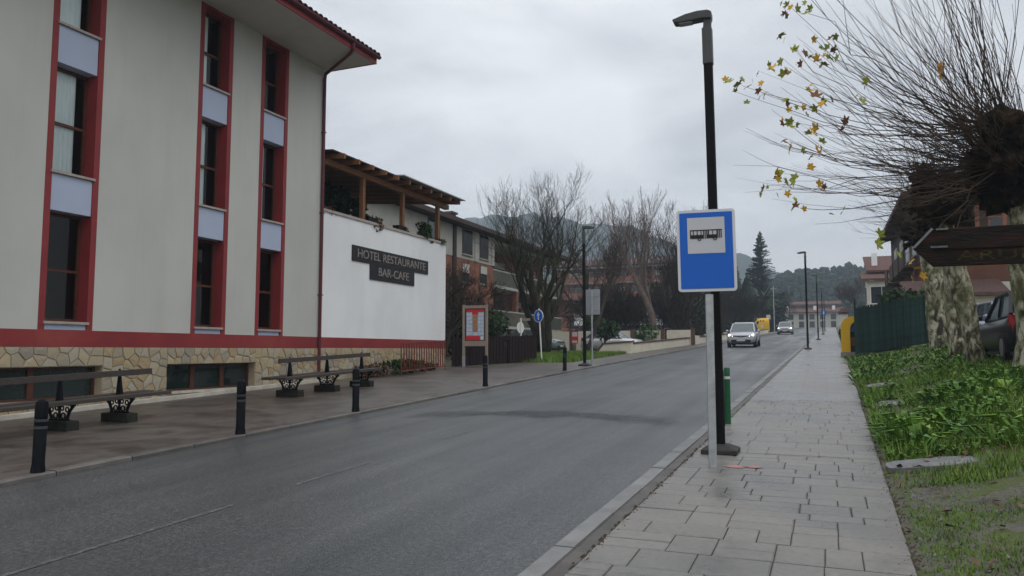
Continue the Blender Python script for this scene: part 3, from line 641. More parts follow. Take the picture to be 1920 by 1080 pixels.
# ================================================================ HOTEL
WX = -13.5; HY0, HY1 = 2.0, 18.15
hotel = thing('hotel_building', 'grey rendered three-storey hotel with tall red window strips and blue panels', 'building', (WX, HY1, 0))
def hp(b, name, m, parent=None, **k):           # geometry given in world coordinates, put under the hotel
    b.v = [(x - WX, y - HY1, z) for x, y, z in b.v]
    return b.build(name, m, parent or hotel, **k)
cols = [(9.65, 10.78), (13.32, 14.40), (15.45, 16.53)]
ZB, ZT = 2.0, 9.93
# front wall between the strips (slabs), back and sides
edges = [HY0] + [v for c in cols for v in c] + [HY1]
b = MB()
for a, c in zip(edges[0::2], edges[1::2]): b.box(WX - .35, WX, a, c, ZB, ZT)
hp(b, 'wall', 'hotel')
b = MB().box(-26, WX - .36, HY1 - .3, HY1, -.5, ZT).box(-26, WX - .36, HY0, HY0 + .3, -.5, ZT).box(-26, -25.7, HY0 + .3, HY1 - .3, -.5, ZT)
hp(b, 'side_wall', 'hotel')
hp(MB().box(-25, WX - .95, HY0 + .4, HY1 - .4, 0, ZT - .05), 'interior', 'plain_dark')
hp(MB().box(WX - .3, WX + .012, HY0, HY1 + .004, 1.68, ZB), 'red_band', 'redband')
# window strips
flo = [(2.165, 4.28), (5.05, 7.17), (7.97, 9.86)]
for ci, (ya, yb) in enumerate(cols):
    ia, ib = ya + .125, yb - .125
    for (p, q) in ((ya - .002, ia), (ib, yb + .002)): hp(MB().box(WX - .325, WX + .010, p, q, ZB - .01, ZT - .002), 'red_jamb', 'red')
    hp(MB().box(WX - .325, WX + .006, ia, ib, 9.86, ZT - .004), 'lintel', 'red')
    pz = [(2.004, 2.115), (4.28, 4.99), (7.17, 7.91)]
    for (p, q) in pz: hp(MB().box(WX - .325, WX - .012, ia + .004, ib - .004, p, q), 'blue_panel', 'panel', bevel=.004)
    for fi, (z0, z1) in enumerate(flo):
        hp(MB().box(WX - .275, WX + .045, ia - .03, ib + .03, z0 - .055, z0 - .004), 'sill', 'sill', bevel=.006)
        win = MB()
        xf0, xf1 = WX - .325, WX - .27; t = .06
        win.box(xf0, xf1, ia, ia + t, z0, z1).box(xf0, xf1, ib - t, ib, z0, z1).box(xf0, xf1, ia + t, ib - t, z0, z0 + t).box(xf0, xf1, ia + t, ib - t, z1 - t, z1)
        wo = hp(win, 'window', 'wframe')
        zm = z0 + (z1 - z0) * .47
        hp(MB().box(xf0 - .004, xf1 + .006, ia + t, ib - t, zm - .028, zm + .028), 'transom', 'wframe', wo)
        for (p, q) in ((z0 + t, zm - .028), (zm + .028, z1 - t)):
            hp(MB().quad((WX - .30, ia + t, p), (WX - .30, ib - t, p), (WX - .30, ib - t, q), (WX - .30, ia + t, q)), 'pane', 'glass', wo, fix=False)
        # curtain drawn partly across
        wdt = (ib - ia)
        fr = [[.5, .33, .42], [.74, .55, .5], [.78, .52, .46]][fi][ci]
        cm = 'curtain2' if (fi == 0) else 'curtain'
        cb = MB(); nn = 14; bot = z0 if not (fi == 0 and ci == 1) else z0 + 1.2
        for k in range(nn + 1):
            yy = ia + .02 + wdt * fr * k / nn; xx = WX - .352 + .018 * (k % 2)
            cb.v += [(xx, yy, bot), (xx, yy, z1)]
        cb.f = [(2*k, 2*k+2, 2*k+3, 2*k+1) for k in range(nn)]
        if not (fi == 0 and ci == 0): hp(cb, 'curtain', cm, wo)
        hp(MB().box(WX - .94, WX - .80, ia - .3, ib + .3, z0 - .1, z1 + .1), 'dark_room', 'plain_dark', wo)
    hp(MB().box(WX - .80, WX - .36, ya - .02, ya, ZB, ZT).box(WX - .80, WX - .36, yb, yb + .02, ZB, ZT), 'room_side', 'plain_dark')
# stone plinth, one Voronoi stone at a time, with two basement window openings
hp(MB().box(WX - .3, WX - .005, HY0, 7.0, -.4, 1.68).box(WX - .3, WX - .005, 7.0, 11.06, 1.295, 1.68).box(WX - .3, WX - .005, 7.0, 11.06, -.4, .67)
   .box(WX - .3, WX - .005, 11.06, 12.68, -.4, 1.68).box(WX - .3, WX - .005, 12.68, 15.5, 1.3, 1.68).box(WX - .3, WX - .005, 12.68, 15.5, -.4, .70)
   .box(WX - .3, WX - .005, 15.5, HY1, -.4, 1.68), 'plinth', 'mortar')
def clip(poly, nx, ny, d):          # keep nx*x+ny*y<=d
    o = []
    for i in range(len(poly)):
        p, q = poly[i], poly[(i+1) % len(poly)]; a = nx*p[0]+ny*p[1]-d; c = nx*q[0]+ny*q[1]-d
        if a <= 0: o.append(p)
        if a * c < 0: t = a / (a - c); o.append((p[0]+(q[0]-p[0])*t, p[1]+(q[1]-p[1])*t))
    return o
def stones(y0, y1, z0, z1, s, seed, org, parent, gap=.006, x=None):
    rr = random.Random(seed); pts = []; nyy = max(1, int(round((y1-y0)/s))); nz = max(1, int(round((z1-z0)/(s*.9))))
    for i in range(nyy):
        for j in range(nz):
            pts.append((y0+(i+.5+rr.uniform(-.40, .40))*(y1-y0)/nyy, z0+(j+.5*(i % 2)*.6+.35+rr.uniform(-.36, .36))*(z1-z0)/nz))
    for i, p in enumerate(pts):
        poly = [(y0, z0), (y1, z0), (y1, z1), (y0, z1)]
        for j, q in enumerate(pts):
            if i == j or abs(p[0]-q[0]) > 3*s: continue
            nx, ny = q[0]-p[0], q[1]-p[1]; L = math.hypot(nx, ny)
            if L < 1e-6: continue
            poly = clip(poly, nx/L, ny/L, (nx*(p[0]+q[0])+ny*(p[1]+q[1]))/2/L - gap)
            if len(poly) < 3: break
        if len(poly) < 3: continue
        cy = sum(v[0] for v in poly)/len(poly); cz = sum(v[1] for v in poly)/len(poly)
        if cz < plane(cy) - .12: continue
        th = rr.uniform(.014, .034); b = MB(); n = len(poly)
        b.v = [(0, v[0]-cy, v[1]-cz) for v in poly] + [(th, (v[0]-cy)*.93, (v[1]-cz)*.92) for v in poly] + [(th+rr.uniform(.0, .012), rr.uniform(-.02, .02), rr.uniform(-.02, .02))]
        b.f = [(k, (k+1) % n, n+(k+1) % n, n+k) for k in range(n)] + [(n+k, n+(k+1) % n, 2*n) for k in range(n)]
        b.build('stone', 'stone', parent, loc=((x if x is not None else WX - .006) - org[0], cy - org[1], cz - org[2]))
ho = (WX, HY1, 0)
for k, (a, c, p, q) in enumerate([(4.5, 7.0, .10, 1.675), (7.0, 11.06, 1.305, 1.675), (7.0, 11.06, .1, .615), (11.06, 12.68, .2, 1.675), (12.68, 15.5, 1.305, 1.675), (12.68, 15.5, .32, .645), (15.5, HY1 - .01, .4, 1.675)]):
    stones(a, c, p, q, .235, 40 + k, ho, hotel)
for (ya, yb, z0, z1) in ((7.0, 11.06, .67, 1.295), (12.68, 15.5, .70, 1.30)):
    bw = hp(MB().box(WX - .24, WX - .2, ya, yb, z0, z0 + .04).box(WX - .24, WX - .2, ya, yb, z1 - .04, z1).box(WX - .24, WX - .2, ya, ya + .05, z0 + .04, z1 - .04).box(WX - .24, WX - .2, yb - .05, yb, z0 + .04, z1 - .04), 'basement_window', 'wframe')
    n = 3
    for k in range(1, n): hp(MB().box(WX - .245, WX - .19, ya + (yb-ya)*k/n - .06, ya + (yb-ya)*k/n + .06, z0 + .04, z1 - .04), 'mullion', 'wframe', bw)
    hp(MB().box(WX - .236, WX - .226, ya + .05, yb - .05, z0 + .04, z1 - .04), 'pane', 'bglass', bw)
    hp(MB().box(WX - .22, WX + .05, ya - .02, yb + .02, z0 - .055, z0 - .002), 'basement_sill', 'footing', bevel=.006)
    hp(MB().box(WX - .2, WX - .002, yb - .001, yb + .02, z0, z1), 'reveal', 'stone')
b = MB(); fa, fb = HY0, HY1 + .3
b.hexa([(WX - .05, fa, plane(fa) - .2), (WX + .09, fa, plane(fa) - .2), (WX + .09, fb, plane(fb) - .2), (WX - .05, fb, plane(fb) - .2),
        (WX - .05, fa, plane(fa) + .155), (WX + .09, fa, plane(fa) + .13), (WX + .09, fb, plane(fb) + .13), (WX - .05, fb, plane(fb) + .155)])
hp(b, 'footing', 'footing')
# eaves and roof
EX = -11.83; EY = 18.28
hp(MB().box(-26.3, EX, HY0 - .4, EY, ZT, ZT + .05), 'soffit', 'soffit')
hp(MB().box(EX, EX + .03, HY0 - .4, EY + .03, ZT - .02, ZT + .19).box(-26.3, EX, EY, EY + .03, ZT - .015, ZT + .12), 'fascia', 'red')
b = MB()
for k in range(9):
    a0 = math.pi + math.pi * k / 8; b.v += [(EX + .10 + .075*math.cos(a0), HY0 - .4, ZT + .19 + .075*math.sin(a0)), (EX + .10 + .075*math.cos(a0), EY + .06, ZT + .19 + .075*math.sin(a0))]
b.f = [(2*k, 2*k+1, 2*k+3, 2*k+2) for k in range(8)]
hp(b, 'gutter', 'pipe', fix=False)
b = MB().hexa([(-20, HY0 - .4, ZT + 2.2), (EX + .06, HY0 - .4, ZT + .12), (EX + .06, EY, ZT + .12), (-20, EY, ZT + 2.2), (-20, HY0 - .4, ZT + 2.32), (EX + .06, HY0 - .4, ZT + .24), (EX + .06, EY, ZT + .24), (-20, EY, ZT + 2.32)])
b.hexa([(-26.5, HY0 - .4, ZT + .12), (-20, HY0 - .4, ZT + 2.2), (-20, EY, ZT + 2.2), (-26.5, EY, ZT + .12), (-26.5, HY0 - .4, ZT + .24), (-20, HY0 - .4, ZT + 2.32), (-20, EY, ZT + 2.32), (-26.5, EY, ZT + .24)])
roof = hp(b, 'roof', 'rooftile')
b = MB(); n = 6
for xx in (0, -.42):
    b.v += [(xx, .095*math.cos(math.pi*k/n), .07*math.sin(math.pi*k/n)) for k in range(n+1)] + [(xx, .075*math.cos(math.pi*k/n), .05*math.sin(math.pi*k/n)) for k in range(n+1)]
N = 2*(n+1)
for k in range(n): b.f += [(k, k+1, N+k+1, N+k), (n+1+k, N+n+1+k, N+n+2+k, n+2+k), (k, n+1+k, n+2+k, k+1)]
tme = b.mesh('roof_tile')
sl = math.atan2(2.08, 8.11)
for k, yy in enumerate(span(6.5, EY - .06, .21)):
    for q in range(2):
        link('roof_tile', tme, 'rooftile', roof, (EX + .15 - .36*q - WX, yy - HY1, ZT + .215 + .095*q + random.uniform(-.008, .008)), (0, sl, random.uniform(-.03, .03)))
b = MB()
b.tube([(WX + .055, 18.09, plane(18.1) + .1), (WX + .055, 18.09, 9.62), (WX + .09, 18.07, 9.76), (EX - .1, 17.2, ZT - .07), (EX + .08, 17.05, ZT - .02), (EX + .09, 17.04, ZT + .13)], .048, 10)
sm(hp(b, 'downpipe', 'pipe'))
for zz_ in (3.2, 5.6, 8.0): hp(MB().box(WX, WX + .112, 18.03, 18.15, zz_, zz_ + .03), 'pipe_clamp', 'pipe')

# ================================================================ ANNEX with terrace
AY0, AY1 = 18.16, 26.04
annex = thing('annex_building', 'white rendered annex with stone base below the wooden pergola terrace', 'building', (WX, AY1, 0))
def ap(b, name, m, parent=None, **k):
    b.v = [(x - WX, y - AY1, z) for x, y, z in b.v]; return b.build(name, m, parent or annex, **k)
ap(MB().box(WX - .3, WX - .012, AY0, AY1, 2.0, 5.70).box(-22, WX - .3, AY1 - .3, AY1, -.4, 5.70).box(-22, -21.7, AY0, AY1 - .3, -.4, 5.70), 'wall', 'annex')
ap(MB().box(-21.7, WX - .3, AY0 + .02, AY1 - .3, 4.7, 4.9), 'terrace_floor', 'concrete')
ap(MB().box(WX - .34, WX + .03, AY0 + .03, AY1 + .03, 5.70, 5.785).box(-22, WX - .34, AY1 - .33, AY1 + .03, 5.70, 5.785), 'coping', 'sill', bevel=.008)
ap(MB().box(WX - .3, WX - .002, AY0 + .004, AY1 + .003, 1.69, 2.0), 'red_band', 'redband')
ap(MB().box(WX - .3, WX - .008, AY0, AY1, -.2, 1.69), 'plinth', 'mortar')
stones(AY0 + .01, AY1 - .01, .50, 1.685, .235, 77, (WX, AY1, 0), annex)
# black sign boards with lettering
sg = thing('hotel_sign', 'black two-row sign board with HOTEL RESTAURANTE BAR-CAFE lettering', 'sign', (WX - .012, 22.15, 4.4))
MB().box(.0, .035, -2.44, 2.43, .005, .50).build('sign_board', 'signblack', sg, bevel=.004)
MB().box(.0, .035, -1.43, 1.42, -.50, .0).build('sign_board', 'signblack', sg, bevel=.004)
M['letters'] = mat('sign_letters', (.24, .215, .195), .6, .35, 9)
for txt, yy, zz_, tw in (('HOTEL RESTAURANTE', 0, .255, 4.35), ('BAR-CAFE', .02, -.225, 1.95)):
    me = textmesh(txt, .42, 'lettering', .008)
    wd = max(v.co.x for v in me.vertices) - min(v.co.x for v in me.vertices)
    for lm in split_islands(me): link('letter', lm, 'letters', sg, (.045, yy, zz_), (R(90), 0, R(90)), scale=(tw / wd, .92, 1))
# pergola on the terrace
pg = thing('pergola', 'wooden pergola roof on posts over the annex terrace', 'pergola', (WX, AY0, 5.78))
def pp(b, name, m, parent=None, **k):
    b.v = [(x - WX, y - AY0, z - 5.78) for x, y, z in b.v]; return b.build(name, m, parent or pg, **k)
for yy in (20.55, 23.05, 25.7): pp(MB().box(WX - .28, WX - .14, yy - .07, yy + .07, 5.79, 7.18), 'post', 'timber', bevel=.006)
for yy in (19.4, 22.6, 25.7): pp(MB().box(-17.6, -17.46, yy - .07, yy + .07, 4.91, 7.5), 'post', 'timber', bevel=.006)
pp(MB().box(WX - .3, WX - .12, AY0 + .05, 26.5, 7.18, 7.36), 'beam', 'timber', bevel=.006)
pp(MB().box(-17.63, -17.43, AY0 + .05, 26.5, 7.5, 7.68), 'beam', 'timber', bevel=.006)
def rz(x): return 7.36 + (x - (WX - .2)) * (-.08)
for yy in span(18.6, 26.3, .77): pp(MB().beam((WX + .46, yy, rz(WX + .46) + .08), (-18, yy, rz(-18) + .08), .09, .15), 'rafter', 'timber')
for (a, c, m_, dz, ov) in ((AY0 + .06, 21.9, 'timber_dark', .165, .30), (21.9, 26.62, 'corrug', .20, .55)):
    x1 = WX + ov; b = MB()
    b.hexa([(-18.2, a, rz(-18.2) + dz), (x1, a, rz(x1) + dz), (x1, c, rz(x1) + dz), (-18.2, c, rz(-18.2) + dz), (-18.2, a, rz(-18.2) + dz + .035), (x1, a, rz(x1) + dz + .035), (x1, c, rz(x1) + dz + .035), (-18.2, c, rz(-18.2) + dz + .035)])
    pp(b, 'roof_sheet', m_)
pp(MB().hexa([(-18.1, AY0 + .06, rz(-18.1) + .158), (WX + .3, AY0 + .06, rz(WX + .3) + .158), (WX + .3, 26.5, rz(WX + .3) + .158), (-18.1, 26.5, rz(-18.1) + .158), (-18.1, AY0 + .06, rz(-18.1) + .163), (WX + .3, AY0 + .06, rz(WX + .3) + .163), (WX + .3, 26.5, rz(WX + .3) + .163), (-18.1, 26.5, rz(-18.1) + .163)]), 'ceiling_boards', 'timber_dark')

# ---------------------------------------------------------------- vegetation helpers
def leafcloud(n, fn, size, seed, flat=.6, elong=1.0):
    rr = np.random.default_rng(seed); b = MB(); P = fn(rr, n)
    a = rr.normal(size=(n, 3)); a /= np.linalg.norm(a, axis=1)[:, None]; c = rr.normal(size=(n, 3))
    c -= a * (a * c).sum(1)[:, None]; c /= np.linalg.norm(c, axis=1)[:, None]
    s = size * rr.uniform(.6, 1.3, n)[:, None]; a = a * s * elong; c = c * s * flat
    V = np.stack([P - a, P - c*.9, P + a, P + c*.9], 1).reshape(-1, 3)
    b.v = [tuple(v) for v in V]; b.f = [(4*i, 4*i+1, 4*i+2, 4*i+3) for i in range(n)]
    return b
def ball(cx, cy, cz, rx, ry, rz_, lumps=7, sd=0, shell=.35):
    rl = np.random.default_rng(sd); L = rl.normal(size=(lumps, 3)); L /= np.linalg.norm(L, axis=1)[:, None]; L *= rl.uniform(.3, .75, lumps)[:, None]
    def fn(rr, n):
        k = rr.integers(0, lumps, n); d = rr.normal(size=(n, 3)); d /= np.linalg.norm(d, axis=1)[:, None]
        p = L[k] + d * (rr.uniform(shell, 1, n) ** .6)[:, None] * .5
        return p * np.array([rx, ry, rz_]) + np.array([cx, cy, cz])
    return fn
def bush(name, label, loc, rx, ry, rz_, n, size, m='shrub', sd=1, group=None, cat='shrub', trunk=0.0):
    t = thing(name, label, cat, loc, group=group)
    leafcloud(n, ball(0, 0, trunk + rz_ * .85, rx, ry, rz_, 9, sd), size, sd).build('foliage', m, t, fix=False)
    rr = random.Random(sd); b = MB()
    for k in range(4): b.tube([(rr.uniform(-.05, .05), rr.uniform(-.05, .05), -.05), (rr.uniform(-.3, .3)*rx, rr.uniform(-.3, .3)*ry, trunk + rz_*.9)], [.035*max(1, rz_*.8), .012], 5)
    b.build('stem', 'barkdark', t)
    return t
def bare_tree(name, label, loc, h, spread, seed, m='bark', trunk_h=.25, r0=.2, levels=5, kids=(4, 4, 3, 3, 2), up=.25, stems=1, cat='tree', group=None, lean=0., ratio=.68, wob=.22, first=.3, minr=.006):
    rr = random.Random(seed); t = thing(name, label, cat, loc, group=group); tb = MB(); cb = MB()
    def grow(p, d, L, r, lev):
        seg = 5 if lev == 0 else (4 if lev < 3 else 3); pts = [p.copy()]; rad = [r]; q = p.copy(); dd = d.copy()
        r1 = r * (.42 if lev < levels - 1 else .25)
        for i in range(seg):
            dd = dd + Vector((rr.gauss(0, wob), rr.gauss(0, wob), rr.gauss(0, wob*.6) + up*.25)); dd.normalize()
            q = q + dd * L / seg; pts.append(q.copy()); rad.append(max(minr*.6, r + (r1 - r) * (i+1) / seg))
        (tb if lev == 0 else cb).tube(pts, rad, 7 if lev == 0 else (5 if lev == 1 else 3), cap=lev < 2)
        if lev >= levels: return
        nk = kids[min(lev, len(kids)-1)]
        for k in range(nk):
            f = (first + (1 - first) * (k + rr.random()) / nk) if lev > 0 else (first + (1-first)*(k + .6)/nk)
            f = min(.99, f); x = f * seg; i = min(seg - 1, int(x)); pos = pts[i].lerp(pts[i+1], x - i); base = (pts[i+1] - pts[i]).normalized()
            a = rr.uniform(0, 6.28); side = base.cross(Vector((math.cos(a), math.sin(a), .3))).normalized()
            ang = rr.uniform(.35, .85) * spread
            nd_ = (base * math.cos(ang) + side * math.sin(ang)); nd_.z += up * .35; nd_.normalize()
            rk = max(minr, (rad[i] * (.62 if lev else .55)) * rr.uniform(.7, 1.0))
            grow(pos, nd_, L * ratio * rr.uniform(.7, 1.15) * (1.15 - .35*f), rk, lev + 1)
        if lev > 0: grow(q, dd, L * ratio * .8, max(minr, r1), lev + 1)
    for s in range(stems):
        a = 6.28 * s / max(1, stems) + rr.random(); L = h * (.50 if stems == 1 else .44)
        d = Vector((lean + (.28*math.cos(a) if stems > 1 else 0), .28*math.sin(a) if stems > 1 else 0, 1)).normalized()
        grow(Vector((.12*math.cos(a)*(stems > 1), .12*math.sin(a)*(stems > 1), -.1)), d, L, r0 * (1 if stems == 1 else .7), 0)
    zt = max(v[2] for v in cb.v); k = h / zt          # scale to the wanted height
    for q in (tb, cb): q.v = [(x*k, y*k, z*k if z > 0 else z) for x, y, z in q.v]
    tb.build('trunk', m, t, smooth=True, fix=False); cb.build('crown', m, t, fix=False)
    return t
# potted plants along the terrace edge
bush('terrace_plant', 'leafy green plant at the far corner of the annex parapet', (WX - .2, 24.7, 5.6), .42, .55, .42, 420, .10, 'shrub', 4)
bush('terrace_plant', 'low dark plant hanging at the end of the parapet coping', (WX - .12, 25.7, 5.66), .25, .35, .18, 200, .07, 'shrub', 5)
bush('terrace_plant', 'brown withered plant spilling over the parapet beside the middle post', (WX - .05, 21.1, 5.55), .22, .5, .26, 240, .06, 'litter', 6)
bush('terrace_plant', 'small brown hanging plant beside the hotel downpipe', (WX - .05, 18.6, 5.6), .16, .3, .22, 150, .05, 'litter', 7)
bush('terrace_plant', 'low brown potted plant between the terrace posts', (WX - .12, 22.9, 5.68), .18, .5, .2, 200, .05, 'litter', 8)
bush('terrace_shrub', 'dense dark green shrub under the pergola roof', (-16.6, 23.2, 4.9), .9, 2.2, 1.75, 2200, .15, 'shrub', 9)
bush('terrace_shrub', 'bright green shrub behind the pergola posts', (-16.4, 20.2, 4.9), .8, 1.5, 1.6, 1500, .14, 'shrub2', 10)
for k, (yy, lab) in enumerate(((20.9, 'small dark planter box on the coping by the first post'), (22.75, 'small dark planter box on the coping by the second post'))):
    MB().box(-.12, .12, -.28, .28, 0, .16).build('planter', 'blacklamp', thing('planter_box', lab, 'planter', (WX - .12, yy, 5.787)), bevel=.01)
# planting strip at the foot of the annex
bush('ground_shrub', 'dark low shrub behind the red railing at the annex base', (-13.05, 22.6, .82), .45, 1.7, .28, 900, .07, 'shrub', 14)
bush('ground_shrub', 'dry brown shrub against the annex stone base', (-13.1, 20.3, .72), .33, 1.3, .30, 600, .06, 'litter', 15)

# ================================================================ STREET FURNITURE
# black bollards along the far kerb
def bollard_proto():
    t = thing('bollard', '', 'bollard')
    sm(MB().lathe([(.074, -.1), (.074, .02), (.064, .10), (.066, .46), (.062, .47)], 16).build('shaft', 'black', t))
    sm(MB().lathe([(.062, .47), (.071, .475), (.071, .50), (.062, .505)], 16).build('ring', 'ring', t))
    sm(MB().lathe([(.062, .505), (.066, .51), (.066, .545), (.062, .55)], 16).build('collar', 'black', t))
    sm(MB().lathe([(.062, .55), (.071, .555), (.071, .575), (.062, .58)], 16).build('ring', 'ring', t))
    sm(MB().lathe([(.062, .58), (.068, .60), (.067, .74), (.058, .775), (.03, .795), (.008, .80)], 16).build('cap', 'black', t))
    return t
pb = bollard_proto()
blabs = ['nearest black bollard standing in front of the first bench', 'black bollard on the kerb below the basement window', 'black bollard in front of the three-legged bench',
         'black bollard in front of the notice board', 'black bollard beside the street lamp across the road']
for k, (x, y) in enumerate(((-8.1, 5.88), (-8.05, 8.97), (-8.05, 11.96), (-8.08, 17.82), (-8.12, 24.37))):
    o = pb if k == 0 else copy_tree(pb)
    o.location = (x, y, plane(y) + .05); o.rotation_euler = (random.uniform(-.015, .015), random.uniform(-.02, .02), 0); tag(o, blabs[k], 'bollard', 'black bollards along the far kerb')
# slim lamps with a forward head
def lamp_proto():
    t = thing('street_lamp', '', 'street lamp')
    b = MB(); b.add([(-.2,-.2,0),(.2,-.2,0),(.2,.2,0),(-.2,.2,0),(-.2,-.2,.05),(.2,-.2,.05),(.2,.2,.05),(-.2,.2,.05),(-.075,-.075,.105),(.075,-.075,.105),(.075,.075,.105),(-.075,.075,.105)],
          [(3,2,1,0),(0,1,5,4),(1,2,6,5),(2,3,7,6),(3,0,4,7),(4,5,9,8),(5,6,10,9),(6,7,11,10),(7,4,8,11),(8,9,10,11)])
    b.build('base', 'rubber', t, bevel=.008)
    MB().box(-.05, .05, -.05, .05, .10, 4.62).build('column', 'blacklamp', t, bevel=.008)
    MB().box(-.055, .055, -.054, .054, .30, .95).build('service_cover', 'blacklamp', t, bevel=.006)
    MB().box(-.058, .058, -.058, .058, 4.62, 5.07).build('sleeve', 'lampgrey', t, bevel=.008)
    MB().hexa([(-.045,-.04,5.07),(.045,-.04,5.07),(.045,.04,5.07),(-.045,.04,5.07),(-.03,-.045,5.24),(.058,-.045,5.24),(.058,.045,5.24),(-.03,.045,5.24)]).build('neck', 'lampgrey', t, bevel=.006)
    h = MB().prism([(.058, 5.17), (.062, 5.255), (.02, 5.28), (-.10, 5.288), (-.25, 5.272), (-.41, 5.228), (-.385, 5.185), (-.30, 5.178), (-.04, 5.185)], 'y', -.075, .075).build('lamp_head', 'lampgrey', t, bevel=.012)
    MB().box(-.33, -.17, -.055, .055, 5.168, 5.177).build('lens', 'lens', h)
    return t
lp = lamp_proto()
lamps = [((-1.15, 9.13), 0, 'tall black street lamp right behind the blue bus stop sign', .02), ((-.84, 43.67), 0, 'black street lamp on the pavement short of the yellow container', 0), ((-.47, 66.15), 0, 'second black street lamp along the pavement, nearly hiding a sign', 0),
         ((-.16, 92.5), 0, 'third black street lamp along the pavement towards the white houses', 0), ((.08, 121), 0, 'farthest black street lamp on the pavement before the white houses', 0),
         ((-8.34, 27.4), 180, 'black street lamp across the road with a white sign behind', 0), ((-7.25, 58.3), 180, 'dark thin street lamp on the far pavement left of the silver car', 0)]
for k, ((x, y), rz0, lab, tl) in enumerate(lamps):
    o = lp if k == 0 else copy_tree(lp)
    o.location = (x, y, gz(x, y) - .004); o.rotation_euler = (0, -tl * .5, R(rz0)); tag(o, lab, 'street lamp', 'slim black street lamps')
# bus stop sign
bs = thing('bus_stop_sign', 'blue and white bus stop sign on a galvanised post', 'sign', (-1.12, 8.22, plane(8.22) + .10), (0, 0, R(0)))
MB().box(-.04, .04, -.02, .02, -.05, 1.80).build('post', 'galv', bs, bevel=.006, rot=(0, 0, R(18)))
pl_ = bpy.data.objects.new('plate_mount', None)
def plate(wd, hgt, z0, y0, m, name, th=.02, r=.03, parent=None, rot=0):
    pts = []
    for (cx, cz, a0) in ((wd/2-r, z0+hgt-r, 0), (-wd/2+r, z0+hgt-r, 90), (-wd/2+r, z0+r, 180), (wd/2-r, z0+r, 270)):
        pts += [(cx + r*math.cos(R(a0+k*22.5)), cz + r*math.sin(R(a0+k*22.5))) for k in range(5)]
    return MB().prism(pts, 'y', y0, y0 + th).build(name, m, parent)
brd = plate(.605, .875, 1.83, -.045, 'signborder', 'sign_plate', .03, .035, bs); brd.location = (.005, 0, 0); brd.rotation_euler = (0, R(-.6), R(9))
bl = plate(.545, .815, 1.86, -.050, 'signblue', 'blue_field', .006, .01, brd)
wh = plate(.385, .385, 2.235, -.054, 'signwhite', 'white_field', .005, .005, brd)
bm_ = MB(); y0, y1 = -.058, -.055
def bb(x0, x1, z0, z1): bm_.box(x0, x1, y0, y1, z0, z1)
X0, X1, Z0, Z1 = -.165, .165, 2.392, 2.488
bb(X0, X1, Z1 - .010, Z1); bb(X0, -.030, Z0 + .002, Z0 + .042); bb(.012, .115, Z0 + .002, Z0 + .042)
for x in (X0, -.135, -.095, -.055): bb(x, x + .009, Z0 + .034, Z1 - .010)
for x in (-.030, -.013, .004): bb(x, x + .009, Z0, Z1 - .010)
for x in (.018, .024, .066, .108): bb(x, x + .007, Z0 + .034, Z1 - .010)
for x in (.118, .135, .152): bb(x, x + .009, Z0 + .004, Z1 - .010)
for cx in (-.068, .092):
    for k in range(12):
        a0, a1 = 2*math.pi*k/12, 2*math.pi*(k+1)/12
        for (r0_, r1_, yy0, yy1) in ((.012, .021, -.0605, -.0585),):
            bm_.hexa([(cx+r0_*math.cos(a0), yy0, Z0+r0_*math.sin(a0)), (cx+r1_*math.cos(a0), yy0, Z0+r1_*math.sin(a0)), (cx+r1_*math.cos(a1), yy0, Z0+r1_*math.sin(a1)), (cx+r0_*math.cos(a1), yy0, Z0+r0_*math.sin(a1)),
                      (cx+r0_*math.cos(a0), yy1, Z0+r0_*math.sin(a0)), (cx+r1_*math.cos(a0), yy1, Z0+r1_*math.sin(a0)), (cx+r1_*math.cos(a1), yy1, Z0+r1_*math.sin(a1)), (cx+r0_*math.cos(a1), yy1, Z0+r0_*math.sin(a1))])
bm_.build('bus_pictogram', 'signblack', brd)
MB().box(-.05, .05, -.014, -.0, 2.0, 2.05).box(-.05, .05, -.014, 0, 2.5, 2.55).build('bracket', 'galv', brd)
# green post
gp = thing('green_post', 'short green plastic post with a pale band near the kerb', 'bollard', (-1.36, 11.69, plane(11.69) + .10))
sm(MB().lathe([(.043, -.03), (.043, .66)], 16).build('shaft', 'green', gp)); sm(MB().lathe([(.044, .66), (.044, .70)], 16).build('band', 'signwhite', gp)); sm(MB().lathe([(.043, .70), (.043, .82), (.036, .83)], 16).build('cap', 'green', gp))
